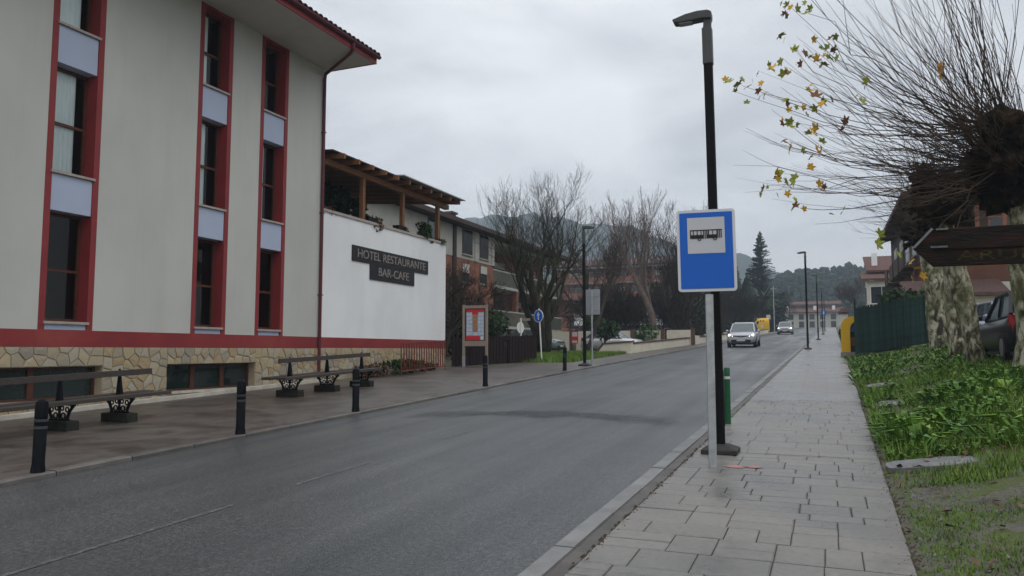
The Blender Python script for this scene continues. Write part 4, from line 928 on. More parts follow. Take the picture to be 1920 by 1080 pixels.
# benches: stone feet, cast-iron supports with scrolls, plank seat both sides of a spiked back
def bench(label, x, ysup, y0, y1):
    ym = ysup[0]; t = thing('bench', label, 'bench', (x, ym, plane(ym) + .05), (GA, 0, 0))
    for ys_ in ysup:
        dy = ys_ - ym
        MB().box(-.31, .31, dy - .11, dy + .11, -.04, .15).build('stone_foot', 'benchstone', t, bevel=.015)
        b = MB()
        for s in (-1, 1):
            b.tube([(s*.17, dy, .14), (s*.18, dy, .20), (s*.23, dy, .30), (s*.30, dy, .37), (s*.345, dy, .40)], [.028, .026, .024, .022, .02], 6)
            for (cx, cz, rr_) in ((.085, .225, .045), (.175, .325, .036), (.06, .345, .034)):
                b.tube([(s*cx + rr_*math.cos(k*.5236), dy, cz + rr_*math.sin(k*.5236)) for k in range(13)], .013, 5, cap=False)
            b.tube([(s*.25, dy, .335), (s*.265, dy, .40)], .012, 5)
        b.tube([(0, dy, .14), (0, dy, .41)], [.02, .024], 6); b.beam((-.34, dy, .405), (.34, dy, .405), .05, .03); b.beam((-.2, dy, .155), (.2, dy, .155), .06, .04)
        sup = b.build('support', 'black', t)
        MB().hexa([(-.055, dy-.03, .455), (.055, dy-.03, .455), (.055, dy+.03, .455), (-.055, dy+.03, .455), (-.012, dy-.012, .90), (.012, dy-.012, .90), (.012, dy+.012, .90), (-.012, dy+.012, .90)]).build('back_spike', 'black', t)
    a, c = y0 - ym, y1 - ym
    for s in (-1, 1):
        for (p, q) in ((.075, .205), (.215, .345)): MB().box(min(s*p, s*q), max(s*p, s*q), a, c, .41, .468).build('slat', 'benchwood', t, bevel=.006)
    MB().box(.022, .068, a + .12, c - .18, .775, .875).build('backrest', 'benchwood', t, bevel=.006)
    return t
bench('weathered bench on iron supports in front of the basement windows, nearest the camera', -11.2, (9.55, 8.45, 7.2), 6.4, 10.35)
bench('weathered three-legged bench with spiked iron backs by the hotel downpipe', -11.3, (14.15, 15.55, 17.05), 13.6, 17.55)
# notice board
nb = thing('notice_board', 'wooden notice board with a red and white portrait poster', 'notice board', (-12.32, 26.22, plane(26.2) + .05), (0, 0, R(6)))
for s in (-1, 1):
    MB().box(s*.46 - .045, s*.46 + .045, -.045, .045, .40, 2.36).build('post', 'board', nb, bevel=.006); MB().box(s*.46 - .047, s*.46 + .047, -.047, .047, -.05, .40).build('foot', 'boardfoot', nb)
MB().box(-.415, .415, -.05, .05, 2.22, 2.33).build('top_rail', 'board', nb, bevel=.006); MB().box(-.415, .415, -.045, .045, .78, .98).build('bottom_rail', 'board', nb, bevel=.006)
MB().box(-.415, .415, -.01, .03, .98, 2.22).build('back_panel', 'darkwood', nb)
po = MB().box(-.36, .36, -.016, -.011, 1.01, 2.19).build('poster', 'posterbase', nb)
MB().box(-.36, .36, -.020, -.017, 2.08, 2.19).box(-.12, .12, -.020, -.017, 1.98, 2.079).box(-.36, .20, -.020, -.017, 1.01, 1.17).build('poster_red', 'posterred', po)
MB().box(-.085, .085, -.020, -.017, 1.33, 1.97).build('poster_picture', 'posterbrown', po)
for s in (-1, 1):
    for k in range(6):
        for q in range(2): MB().box(min(s*(.13+.11*q), s*(.225+.11*q)), max(s*(.13+.11*q), s*(.225+.11*q)), -.020, -.017, 1.20 + .145*k, 1.325 + .145*k).build('portrait_card', 'posterblue', po)
for k in range(2): MB().box(-.095 + .1*k, -.005 + .1*k, -.020, -.017, 1.19, 1.31).build('portrait_card', 'posterblue', po)
MB().box(.23, .33, -.020, -.017, 1.03, 1.15).build('poster_logo', 'signborder', po)
# red railing, brown fence, blue bin, white posts
fr_ = thing('red_railing', 'rust red metal railing in front of the annex stone base', 'railing', (-12.5, 21.1, plane(21.1) + .05), (GA, 0, 0))
L = 3.0
for z in (.12, 1.0): MB().box(-.018, .018, 0, L, z, z + .04).build('rail', 'fencered', fr_)
for k, y in enumerate(span(.0, L, .165)): MB().box(-.014, .014, y - .014, y + .014, .0 if k % 9 == 0 else .162, 1.06 if k % 9 == 0 else .999).build('bar', 'fencered', fr_)
bf = thing('brown_fence', 'dark brown board fence behind the notice board', 'fence', (-13.35, 26.3, plane(26.3) + .05))
for k in range(26): MB().box(-.015, .015, 0, .155, 0, 1.12 + .02*math.sin(k*2.1)).build('board', 'fencebrown', bf, rot=(0, 0, -math.atan2(.075, .16)), loc=(.075*k, .16*k, G*.16*k))
for z in (.3, .9): MB().beam((-.035, 0, z), (-.035 + 1.95, 4.15, z + .15), .04, .08).build('rail', 'fencebrown', bf)
bn = thing('litter_bin', 'dark blue litter bin hung between two posts by the brown fence', 'bin', (-12.35, 28.9, plane(28.9) + .05))
sm(MB().lathe([(.17, .25), (.20, .30), (.22, .80), (.225, .84), (.19, .85)], 14).build('bucket', 'bin', bn)); 
for s in (-1, 1): MB().box(s*.27 - .02, s*.27 + .02, -.02, .02, -.03, .98).build('post', 'blacklamp', bn)
sm(MB().lathe([(.26, .93), (.27, .96), (.12, 1.02)], 14).build('lid', 'blacklamp', bn))
ps = thing('finger_sign', 'white post with a small blank name plate pointing sideways', 'sign', (-12.05, 30.27, plane(30.3) + .05))
sm(MB().lathe([(.032, -.03), (.032, 1.86)], 10).build('post', 'white', ps)); MB().box(-.10, .42, -.012, .012, 1.74, 1.85).build('name_plate', 'board', ps)
o = MB().lathe([(.001, -.01), (.25, -.01), (.25, .01), (.001, .01)], 22).build('round_plate', 'white', ps, loc=(-.05, .06, 1.45), rot=(R(90), 0, R(75)))
bsn = thing('round_arrow_sign', 'round blue sign with a white upward arrow on a leaning white post', 'sign', (-11.45, 31.2, plane(31.2) + .05), (0, R(-4), R(-25)))
sm(MB().lathe([(.03, -.03), (.03, 2.28)], 10).build('post', 'white', bsn))
rim = sm(MB().lathe([(.001, -.012), (.28, -.012), (.28, .012), (.001, .012)], 28).build('sign_rim', 'white', bsn, loc=(0, -.05, 1.95), rot=(R(90), 0, 0)))
sm(MB().lathe([(.001, .013), (.255, .013), (.255, .017), (.001, .017)], 28).build('blue_disc', 'signblue', rim))
MB().prism([(-.035, -.17), (.035, -.17), (.035, .03), (.10, .03), (0, .18), (-.10, .03), (-.035, .03)], 'z', .018, .021).build('arrow', 'signborder', rim)
for k, (x, y) in enumerate(((-11.9, 30.6), (-11.65, 31.0))):
    pass
rl = thing('bike_rail', 'low black hoop railing on the verge beside the round arrow sign', 'railing', (-12.25, 30.7, plane(30.7) + .05), (0, 0, R(-12)))
for k in range(6): MB().box(k*.14 - .014, k*.14 + .014, -.014, .014, -.03, .98 if k in (0, 5) else .93).build('bar', 'black', rl)
MB().box(.0, .70, -.015, .015, .93, .965).build('rail', 'black', rl); MB().box(.0, .70, -.0125, .0125, .12, .15).build('rail', 'black', rl)
wsn = thing('traffic_sign', 'grey back of a rectangular traffic sign on a steel post by the lamp', 'sign', (-8.15, 27.75, plane(27.75) + .05), (0, 0, R(0)))
sm(MB().lathe([(.035, -.03), (.035, 2.85)], 12).build('post', 'galv', wsn)); MB().box(-.31, .31, .035, .055, 1.92, 2.88).build('plate', 'signback', wsn, bevel=.004)
MB().box(-.31, .31, .02, .034, 2.1, 2.14).box(-.31, .31, .02, .034, 2.62, 2.66).build('bracket', 'galv', wsn)
rsn = thing('red_notice', 'small red and white notice on a post behind the grass', 'sign', (-13.2, 41.5, gl(41.5)))
MB().box(-.03, .03, -.03, .03, 0, 1.0).build('post', 'blacklamp', rsn); MB().box(-.2, .2, -.045, -.03, .55, 1.25).build('board', 'posterred', rsn); MB().box(-.15, .15, -.052, -.046, .95, 1.2).box(-.15, .15, -.052, -.046, .6, .72).build('print', 'signwhite', rsn)
# low wall with brown coping along the far pavement
lw = thing('low_wall', 'low cream wall with brown coping along the far pavement', 'wall', (-9.6, 40.0, plane(40)))
pts = [(-9.6, 40), (-9.1, 50), (-8.6, 61), (-8.1, 75), (-7.6, 95), (-7.4, 112)]
for i, ((xa, ya), (xb, yb)) in enumerate(zip(pts, pts[1:])):
    for nm, m_, z0, z1, wd in (('wall_section', 'cream', -.15, .52, .24), ('coping', 'coping', .52, .60, .32)):
        za, zb = plane(ya) - plane(40), plane(yb) - plane(40); x_, y_ = xa + 9.6, ya - 40; u, v = xb + 9.6, yb - 40; h_ = wd / 2
        MB().hexa([(x_-h_, y_, za+z0), (x_+h_, y_, za+z0), (u+h_, v, zb+z0), (u-h_, v, zb+z0), (x_-h_, y_, za+z1), (x_+h_, y_, za+z1), (u+h_, v, zb+z1), (u-h_, v, zb+z1)]).build(nm, m_, lw)
MB().hexa([(-1.9, -.35, -.15), (.13, -.35, -.15), (.13, -.02, -.15), (-1.9, -.02, -.15), (-1.4, -.35, .50), (.13, -.35, .62), (.13, -.02, .62), (-1.4, -.02, .50)]).build('end_wall', 'cream', lw)
MB().beam((-1.45, -.19, .53), (.16, -.19, .655), .42, .07).build('end_coping', 'coping', lw)
MB().beam((-1.95, -.19, -.08), (-1.45, -.19, .53), .42, .07).build('end_coping', 'coping', lw)
# cream perimeter wall further back
cw = thing('perimeter_wall', 'long cream perimeter wall with brown posts behind the bare trees', 'wall', (-26, 47, gl(47)))
for k in range(9):
    x = k * 1.95; z = G * k * .9
    MB().box(x, x + 1.7, k*.9, k*.9 + .2, -.3 + z, 1.35 + z).build('wall_panel', 'cream', cw); MB().box(x + 1.7, x + 1.95, k*.9 - .03, k*.9 + .25, -.3 + z, 1.45 + z).build('post', 'coping', cw)
for k in range(6):
    y = 8.2 + k*5.0; x = 17.2 + k*.12
    MB().box(x, x + .2, y, y + 4.7, -.3 + G*y, .95 + G*y).build('wall_panel', 'cream', cw); MB().box(x - .03, x + .23, y + 4.7, y + 5.0, -.3 + G*y, 1.05 + G*y).build('post', 'coping', cw)

# ================================================================ CARS
def car(label, paint, loc, rz0, lights=False, far=False):
    t = thing('car', label, 'car', loc, (0, 0, rz0) if abs(rz0) > .01 else (GA, 0, 0))
    # stations: y, half width, sill z, belt z
    st = [(-2.06, .62, .34, .66), (-2.02, .76, .28, .78), (-1.80, .86, .24, .90), (-1.45, .89, .22, .955), (-1.05, .895, .22, .99), (-.2, .90, .21, 1.00), (.8, .90, .21, 1.02), (1.5, .89, .23, 1.04), (1.92, .84, .28, 1.02), (2.06, .70, .36, .92)]
    b = MB(); n = 12
    for (y, w_, z0, z1) in st:
        h_ = z1 - z0
        ring = [(-.80, 0), (.80, 0), (.96, .16), (1.0, .40), (.985, .66), (.94, .86), (.80, .985), (-.80, .985), (-.94, .86), (-.985, .66), (-1.0, .40), (-.96, .16)]
        b.v += [(u*w_, y, z0 + v*h_) for u, v in ring]
    for i in range(len(st) - 1):
        for j in range(n): a, c = i*n + j, i*n + (j+1) % n; b.f.append((a, c, c+n, a+n))
    b.f += [tuple(range(n)), tuple(range((len(st)-1)*n, len(st)*n))]
    sm(b.build('body', paint, t), 40)
    # cabin: glass box with roof and pillars
    cs = [(-1.02, .74, .97), (-.25, .64, 1.49), (.35, .635, 1.545), (1.15, .63, 1.50), (1.78, .70, 1.06)]
    b = MB()
    for (y, w_, z) in cs: b.v += [(-w_, y, z), (w_, y, z)]
    base = [(-.80, -1.06, .95), (.80, -1.06, .95), (.80, 1.85, .98), (-.80, 1.85, .98)]
    o_ = len(b.v); b.v += base
    b.f = [(0,1,3,2), (2,3,5,4), (4,5,7,6), (6,7,9,8), (o_, o_+1, 1, 0), (9, o_+2, o_+3, 8), (1, o_+1, o_+2, 9), (1, 9, 7), (1, 7, 5), (1, 5, 3), (0, 8, o_+3, o_), (0, 6, 8), (0, 4, 6), (0, 2, 4)]
    cab = b.build('cabin_glass', 'carglass', t)
    b = MB()
    for (ya, wa, za), (yb, wb, zb) in ((cs[1], cs[2]), (cs[2], cs[3])):
        b.hexa([(-wa-.01, ya, za-.005), (wa+.01, ya, za-.005), (wb+.01, yb, zb-.005), (-wb-.01, yb, zb-.005), (-wa+.05, ya, za+.035), (wa-.05, ya, za+.035), (wb-.05, yb, zb+.04), (-wb+.05, yb, zb+.04)])
    b.build('roof', paint, t)
    for s in (-1, 1):
        for nm, q in (('windscreen_pillar', ((s*.76, -1.04, .97), (s*.645, -.25, 1.50), .06, .06)), ('rear_pillar', ((s*.79, 1.80, 1.0), (s*.64, 1.15, 1.51), .07, .14)), ('door_pillar', ((s*.735, .3, 1.0), (s*.645, .3, 1.53), .05, .06)), ('roof_rail', ((s*.645, -.27, 1.5), (s*.64, 1.17, 1.51), .05, .05))):
            MB().beam(*q).build(nm, paint, t)
    wl = MB().tube([(-.1, 0, 0), (.1, 0, 0)], .325, 20).mesh('tyre'); rl_ = MB().tube([(-.105, 0, 0), (.105, 0, 0)], .20, 14).mesh('rim')
    for sx in (-1, 1):
        for yy in (-1.32, 1.32):
            wo = link('wheel', wl, 'tyre', t, (sx*.80, yy, .325)); link('rim', rl_, 'rim', wo)
        MB().blob((sx*.98, -.78, 1.04), .10, 1, 0, 1, (1.15, .7, .8)).build('mirror', paint, t, smooth=True)
        hm = 'headlamp' if lights else 'carglass'
        MB().hexa([(sx*.50, -2.055, .70), (sx*.74, -1.99, .70), (sx*.74, -1.90, .70), (sx*.50, -1.98, .70), (sx*.54, -1.995, .79), (sx*.78, -1.88, .835), (sx*.78, -1.80, .835), (sx*.54, -1.90, .79)]).build('headlight', hm, t)
        MB().hexa([(sx*.60, 2.03, .66), (sx*.80, 1.96, .66), (sx*.84, 1.80, .66), (sx*.60, 1.90, .66), (sx*.62, 2.05, .98), (sx*.83, 1.945, 1.02), (sx*.85, 1.80, 1.02), (sx*.62, 1.90, .98)]).build('tail_light', 'taillight', t)
        MB().box(min(sx*.45, sx*.74), max(sx*.45, sx*.74), -2.075, -1.95, .40, .52).build('fog_lamp_trim', 'rim', t, bevel=.02)
    MB().box(-.60, .60, -2.085, -1.95, .30, .50).build('lower_grille', 'carblack', t, bevel=.02)
    MB().prism([(-.50, .715), (-.10, .665), (0, .63), (.10, .665), (.50, .715), (.50, .745), (.14, .735), (-.14, .735), (-.50, .745)], 'y', -2.085, -2.0).build('grille', 'carblack', t)
    MB().prism([(0, .625), (.055, .70), (0, .775), (-.055, .70)], 'y', -2.10, -2.086).build('badge', 'rim', t)
    MB().box(-.26, .26, -2.10, -2.086, .40, .50).build('number_plate', 'plate', t); MB().box(-.26, .26, 2.05, 2.075, .62, .73).build('number_plate', 'plate', t)
    MB().box(-.8, .8, -1.9, 1.9, .17, .24).build('underbody', 'carblack', t)
    return t
car('silver crossover driving towards us with its headlights lit', carpaint('silver_paint', (.46, .47, .50)), (-4.92, 52.2, plane(52.2)), 0, True)
car('pale car farther along the street with bright headlights', carpaint('pale_grey_paint', (.40, .40, .40)), (-4.55, 102, plane(102)), 0, True)
car('dark car parked between the speckled plane trunks, red tail light showing', carpaint('black_paint', (.012, .013, .016)), (4.44, 20.6, plane(20.6) + .60), R(180), False)
car('blue grey car parked beyond the dark car behind the plane trees', carpaint('lilac_paint', (.22, .24, .34)), (5.6, 28.5, plane(28.5) + .60), R(6))
car('white car parked behind the low wall by the red notice', carpaint('white_car_paint', (.62, .63, .63)), (-13.4, 50.5, gl(50.5)), R(80))
car('grey green car parked behind the grass beside the red notice', carpaint('green_grey_paint', (.20, .25, .24)), (-18.2, 48.0, gl(48.0)), R(84))
car('silver car behind the black hoop railing', carpaint('silver_car_paint', (.42, .44, .48)), (-17.6, 38.2, plane(38.2)), R(95))

# ================================================================ BUILDINGS BEYOND
def sub(t, org):
    def f(b, name, m, parent=None, **k):
        b.v = [(x - org[0], y - org[1], z - org[2]) for x, y, z in b.v]; return b.build(name, m, parent or t, **k)
    return f
def window_x(f, X, ya, yb, z0, z1, blind=0, side=1, frame='darkwood', glass='winglass'):   # window in a wall facing +x (side=1) or -x
    s = side
    def bx(x0, x1, *r): return MB().box(min(X + s*x0, X + s*x1), max(X + s*x0, X + s*x1), *r)
    fo = f(bx(-.04, .035, ya, yb, z0, z1), 'window', frame)
    w_ = .07
    f(bx(.036, .042, ya + w_, (ya+yb)/2 - .02, z0 + w_, z1 - w_), 'pane', glass, fo); f(bx(.036, .042, (ya+yb)/2 + .02, yb - w_, z0 + w_, z1 - w_), 'pane', glass, fo)
    if blind: f(bx(.044, .06, ya + .05, yb - .05, z1 - (z1-z0)*blind, z1 - .04), 'blind', 'blind', fo)
    f(bx(-.02, .10, ya - .06, yb + .06, z0 - .08, z0 - .005), 'sill', 'sill', fo)
def window_y(f, Y, xa, xb, z0, z1, blind=0, frame='darkwood', glass='winglass'):           # window in a wall facing -y
    fo = f(MB().box(xa, xb, Y - .035, Y + .04, z0, z1), 'window', frame); w_ = .07
    f(MB().box(xa + w_, (xa+xb)/2 - .02, Y - .042, Y - .036, z0 + w_, z1 - w_), 'pane', glass, fo); f(MB().box((xa+xb)/2 + .02, xb - w_, Y - .042, Y - .036, z0 + w_, z1 - w_), 'pane', glass, fo)
    if blind: f(MB().box(xa + .05, xb - .05, Y - .06, Y - .044, z1 - (z1-z0)*blind, z1 - .04), 'blind', 'blind', fo)
    f(MB().box(xa - .06, xb + .06, Y - .10, Y + .02, z0 - .08, z0 - .005), 'sill', 'sill', fo)
# brick and white apartment block behind the annex
og = (-20, 38, plane(38)); ap_ = thing('apartment_block', 'brick apartment block with white top storey beyond the pergola', 'building', og); f = sub(ap_, og)
f(MB().box(-34, -20, 27, 45.3, 1, 7.15), 'brick_wall', 'brick'); f(MB().box(-34, -19.97, 27, 45.33, 7.15, 9.0), 'white_storey', 'aptwhite')
for (a, c) in ((40.62, 42.0), (43.1, 44.4), (36.3, 37.7)): window_x(f, -19.97, a, c, 7.45, 8.95, 0, 1)
f(MB().box(-20.0, -19.9, 39.35, 39.75, 2, 9.0), 'pilaster', 'darkwood'); f(MB().box(-20.0, -19.92, 42.35, 42.75, 7.16, 9.0).box(-20.0, -19.92, 44.9, 45.34, 7.16, 9.0), 'pilaster', 'aptwhite')
for (a, c, z0, bl_) in ((40.62, 41.65, 5.75, .5), (43.2, 44.25, 5.85, .45), (40.62, 41.65, 3.2, .3), (43.2, 44.25, 3.25, 0)): window_x(f, -20, a, c, z0, z0 + 1.15, bl_, 1)
rb = f(MB().hexa([(-34, 26, 10.6), (-19.2, 26, 9.0), (-19.2, 60, 9.0), (-34, 60, 10.6), (-34, 26, 10.85), (-19.2, 26, 9.25), (-19.2, 60, 9.25), (-34, 60, 10.85)]), 'roof', 'rooftile')
f(MB().box(-22.3, -21.7, 42.6, 43.2, 9.3, 10.35).box(-22.4, -21.6, 42.5, 43.3, 10.35, 10.47), 'chimney', 'coping', rb); f(MB().box(-22.3, -21.5, 52.6, 53.4, 9.3, 10.7), 'chimney', 'sill', rb); f(MB().box(-22.5, -21.5, 35.6, 36.6, 9.4, 10.2), 'chimney', 'coping', rb)
f(MB().box(-34, -22, 45.34, 60, 1, 9.0), 'recessed_wall', 'brick')
for z in (3.3, 6.0): 
    bal = f(MB().box(-21.99, -20.2, 45.5, 59.8, z - .18, z), 'balcony', 'aptwhite')
    f(MB().box(-20.34, -20.2, 45.5, 59.8, z + .002, z + .95), 'parapet', 'aptgrey', bal); f(MB().box(-20.36, -20.18, 45.5, 59.8, z + .952, z + 1.04), 'handrail', 'aptwhite', bal)
f(MB().box(-21.99, -20.1, 45.5, 59.8, 8.72, 8.98), 'eave_beam', 'aptwhite')
for k in range(4):
    for z in (1.9, 3.3, 6.0): window_x(f, -22, 46.6 + 3.3*k, 48.6 + 3.3*k, z + .1, z + 2.1, .25 if (k + int(z)) % 2 else 0, 1)
for y in (50, 54.8): f(MB().box(-20.6, -20.25, y, y + .35, 1.5, 8.72), 'pier', 'brick')
# second brick block with balcony bands, seen through the trees
og = (-29, 118, plane(118)); a2 = thing('apartment_block', 'brick apartment block with dark balcony bands glimpsed through bare trees', 'building', og); f = sub(a2, og)
f(MB().box(-42, -21, 121, 136, 3, 15.2), 'wall', 'brick')
for z in (7.7, 10.2, 12.75):
    bal = f(MB().box(-40, -22, 119.2, 120.99, z - .2, z), 'balcony', 'concrete'); f(MB().box(-40, -22, 119.2, 119.38, z + .002, z + .85), 'parapet', 'brick', bal)
for k in range(5):
    for z in (5.2, 7.8, 10.3, 12.85): window_y(f, 121, -39.5 + 3.6*k, -37 + 3.6*k, z, z + 1.75, .5 if (k*3 + int(z)) % 4 == 0 else 0, 'aptwhite')
f(MB().hexa([(-43, 118.6, 15.2), (-20, 118.6, 15.2), (-20, 128, 17.4), (-43, 128, 17.4), (-43, 118.6, 15.5), (-20, 118.6, 15.5), (-20, 128, 17.7), (-43, 128, 17.7)]), 'roof', 'rooftile')
og = (-26, 104, plane(104)); sh = thing('garage_shed', 'low white flat-roofed shed behind the bare trees', 'building', og); f = sub(sh, og)
f(MB().box(-32.5, -21.5, 104, 109, 3.4, 5.2), 'wall', 'concrete'); f(MB().box(-33, -21, 103.5, 109.5, 5.2, 7.0), 'fascia', 'white')
for k in range(4): f(MB().box(-32 + 2.6*k, -29.9 + 2.6*k, 103.95, 103.99, 3.6, 5.1), 'door', 'winglass')
# white terrace of houses closing the street
og = (-2, 206, plane(206)); wh_ = thing('terraced_house', 'white house row with red tiled roofs closing the street', 'building', og); f = sub(wh_, og)
z0 = plane(206) - .3
f(MB().box(-14, 4.2, 206, 216, z0, z0 + 4.2), 'wall', 'aptwhite')
for k in range(7):
    for zz_, hh in ((z0 + .5, 1.5), (z0 + 2.5, 1.3)): window_y(f, 206, -13.4 + 2.5*k, -12.2 + 2.5*k, zz_, zz_ + hh)
r1 = f(MB().hexa([(-14.6, 205.2, z0 + 4.2), (4.8, 205.2, z0 + 4.2), (4.8, 210.6, z0 + 5.5), (-14.6, 210.6, z0 + 5.5), (-14.6, 205.2, z0 + 4.4), (4.8, 205.2, z0 + 4.4), (4.8, 210.6, z0 + 5.7), (-14.6, 210.6, z0 + 5.7)]), 'roof', 'roofred')
f(MB().box(-13, 3.2, 210.5, 216, z0 + 4.4, z0 + 6.4), 'upper_wall', 'coping')
r2 = f(MB().hexa([(-14, 209.8, z0 + 6.4), (4.2, 209.8, z0 + 6.4), (4.2, 213, z0 + 7.3), (-14, 213, z0 + 7.3), (-14, 209.8, z0 + 6.6), (4.2, 209.8, z0 + 6.6), (4.2, 213, z0 + 7.5), (-14, 213, z0 + 7.5)]), 'roof', 'roofred')
for x in (-9, -2.4, 2.0): f(MB().box(x, x + .7, 207.5, 208.2, z0 + 4.9, z0 + 6.0), 'chimney', 'annex', r1)
for k in range(4): window_y(f, 210.5, -12 + 4*k, -10.6 + 4*k, z0 + 5.7, z0 + 6.3)
# small house far right, chalet with dark timber
og = (5, 84, plane(84)); h3 = thing('house', 'small white house with red roof and glazed bay past the chalet', 'building', og); f = sub(h3, og); z0 = plane(84)
f(MB().box(4.7, 13, 82, 94, z0, z0 + 6.2), 'wall', 'aptwhite'); f(MB().box(3.9, 6.4, 79.5, 81.99, z0, z0 + 5.2), 'bay', 'cream')
window_y(f, 79.5, 4.15, 6.15, z0 + 3.0, z0 + 4.7, 0, 'white'); window_y(f, 82, 6.8, 8.2, z0 + 3.6, z0 + 5.2, .4)
window_x(f, 3.9, 80.0, 81.5, z0 + 3.0, z0 + 4.7, 0, -1, 'white')
f(MB().hexa([(3.4, 79, z0 + 5.2), (6.9, 79, z0 + 5.2), (6.9, 82.4, z0 + 6.1), (3.4, 82.4, z0 + 6.1), (3.4, 79, z0 + 5.4), (6.9, 79, z0 + 5.4), (6.9, 82.4, z0 + 6.3), (3.4, 82.4, z0 + 6.3)]), 'bay_roof', 'roofred')
r3 = f(MB().hexa([(4.0, 81.3, z0 + 6.2), (13.5, 81.3, z0 + 6.2), (13.5, 88, z0 + 8.3), (4.0, 88, z0 + 8.3), (4.0, 81.3, z0 + 6.4), (13.5, 81.3, z0 + 6.4), (13.5, 88, z0 + 8.5), (4.0, 88, z0 + 8.5)]), 'roof', 'roofred')
f(MB().box(4.6, 5.1, 83.4, 83.9, z0 + 6.7, z0 + 8.3), 'chimney', 'annex', r3)
og = (4.6, 43, plane(43) + .5); ch = thing('chalet', 'tall dark timbered brick house with overhanging roof behind the plane trees', 'building', og); f = sub(ch, og); z0 = plane(43) + .3
f(MB().box(4.6, 15, 43, 59.5, z0, 6.0), 'brick_wall', 'darkbrick'); f(MB().box(4.55, 15, 42.95, 59.5, 6.0, 9.35), 'timber_wall', 'darkwood')
for (a, c) in ((44.2, 45.6), (47.5, 49.2), (51, 52.6), (55, 56.6)):
    window_x(f, 4.55, a, c, 6.6, 8.3, .3, -1, 'white'); window_x(f, 4.6, a, c, 3.2, 4.9, 0, -1, 'white')
    bal = f(MB().box(3.9, 4.54, a - .4, c + .4, 5.9, 6.0), 'balcony', 'darkwood')
    f(MB().box(3.9, 3.95, a - .4, c + .4, 6.0, 6.85), 'balustrade', 'darkwood', bal)
for k in range(4): window_y(f, 43, 5.1 + 2.3*k, 6.3 + 2.3*k, 3.4, 5.0, .35 * (k % 2)); window_y(f, 42.95, 5.3 + 2.3*k, 6.6 + 2.3*k, 6.7, 8.2, 0, 'brick')
for k in range(9): f(MB().box(4.75 + k*1.15, 4.93 + k*1.15, 42.88, 42.945, 6.05, 9.3), 'timber_stud', 'brick')
f(MB().hexa([(3.75, 41.9, 9.25), (9.8, 41.9, 11.0), (9.8, 60.4, 11.0), (3.75, 60.4, 9.25), (3.75, 41.9, 9.47), (9.8, 41.9, 11.22), (9.8, 60.4, 11.22), (3.75, 60.4, 9.47)])
  .hexa([(9.8, 41.9, 11.0), (15.9, 41.9, 9.25), (15.9, 60.4, 9.25), (9.8, 60.4, 11.0), (9.8, 41.9, 11.22), (15.9, 41.9, 9.47), (15.9, 60.4, 9.47), (9.8, 60.4, 11.22)]), 'roof', 'rooftile')
f(MB().prism([(4.55, 9.35), (15, 9.35), (9.8, 10.95)], 'y', 43, 43.2), 'gable', 'darkwood')
for k in range(8): f(MB().beam((3.8, 44 + 2*k, 9.2), (4.6, 44 + 2*k, 9.3), .14, .18), 'rafter_end', 'darkwood')
f(MB().box(4.0, 7.5, 40.8, 42.94, z0, z0 + 2.3), 'porch_wall', 'cream'); f(MB().hexa([(3.6, 40.4, z0 + 2.3), (7.9, 40.4, z0 + 2.3), (7.9, 42.94, z0 + 3.1), (3.6, 42.94, z0 + 3.1), (3.6, 40.4, z0 + 2.45), (7.9, 40.4, z0 + 2.45), (7.9, 42.94, z0 + 3.25), (3.6, 42.94, z0 + 3.25)]), 'porch_roof', 'rooftile')

# ---------------------------------------------------------------- containers, screen fence, gate pillar
def container(label, loc, rz0, wd=1.15, dep=1.05, hgt=1.6, holes=True):
    t = thing('recycling_container', label, 'container', loc, (0, 0, rz0))
    prof = [(-.5, .14), (-.47, .30), (-.47, .95), (-.42, 1.22), (-.28, 1.45), (-.08, 1.57), (.10, 1.60)]
    prof = [(p*dep/1., z*hgt/1.6) for p, z in prof]; prof2 = prof + [(-p, z) for p, z in reversed(prof[:-2])]
    MB().prism(prof2, 'x', -wd/2 + .08, wd/2 - .08).build('shell', 'yellow', t, bevel=.0)
    for s in (-1, 1): MB().prism([(p*1.03, z*1.012) for p, z in prof2], 'x', s*(wd/2 - .04) - .04, s*(wd/2 - .04) + .04).build('side_rib', 'yellow', t)
    MB().box(-wd/2, wd/2, -dep*.52, dep*.52, 0, .15).build('base', 'concrete', t, bevel=.01)
    if holes:
        for s in (-1, 1): MB().tube([(s*.2, -dep*.40, hgt*.80), (s*.2, -dep*.47, hgt*.79)], .11, 14).build('opening', 'signblack', t)
        MB().box(-.2, .2, -dep*.478, -dep*.471, hgt*.32, hgt*.52).build('sticker', 'signwhite', t)
    return t
t = thing('recycling_container', 'wide yellow-framed container with rounded shoulders standing half behind the green screen', 'container', (1.92, 34.45, gz(1.3, 34.4) - .02))
def archpts(wd, hgt, r_, z0_=.14): return [(-wd/2, z0_)] + [(-wd/2 + r_ - r_*math.cos(R(a_)), hgt - r_ + r_*math.sin(R(a_))) for a_ in range(0, 91, 15)] + [(wd/2 - r_ + r_*math.sin(R(a_)), hgt - r_ + r_*math.cos(R(a_))) for a_ in range(0, 91, 15)] + [(wd/2, z0_)]
o_, i_ = archpts(2.56, 1.60, .42), archpts(1.90, 1.42, .36); n_ = len(o_)
b = MB(); b.v = [(x, y, z) for y in (-.5, .5) for P_ in (o_, i_) for x, z in P_]
for k in range(n_ - 1):
    b.f += [(k, k+1, n_+k+1, n_+k), (2*n_+k, 3*n_+k, 3*n_+k+1, 2*n_+k+1), (k, 2*n_+k, 2*n_+k+1, k+1), (n_+k, n_+k+1, 3*n_+k+1, 3*n_+k)]
b.f += [(0, n_, 3*n_, 2*n_), (n_-1, 3*n_-1, 4*n_-1, 2*n_-1)]
b.build('yellow_frame', 'yellow', t, bevel=.0)
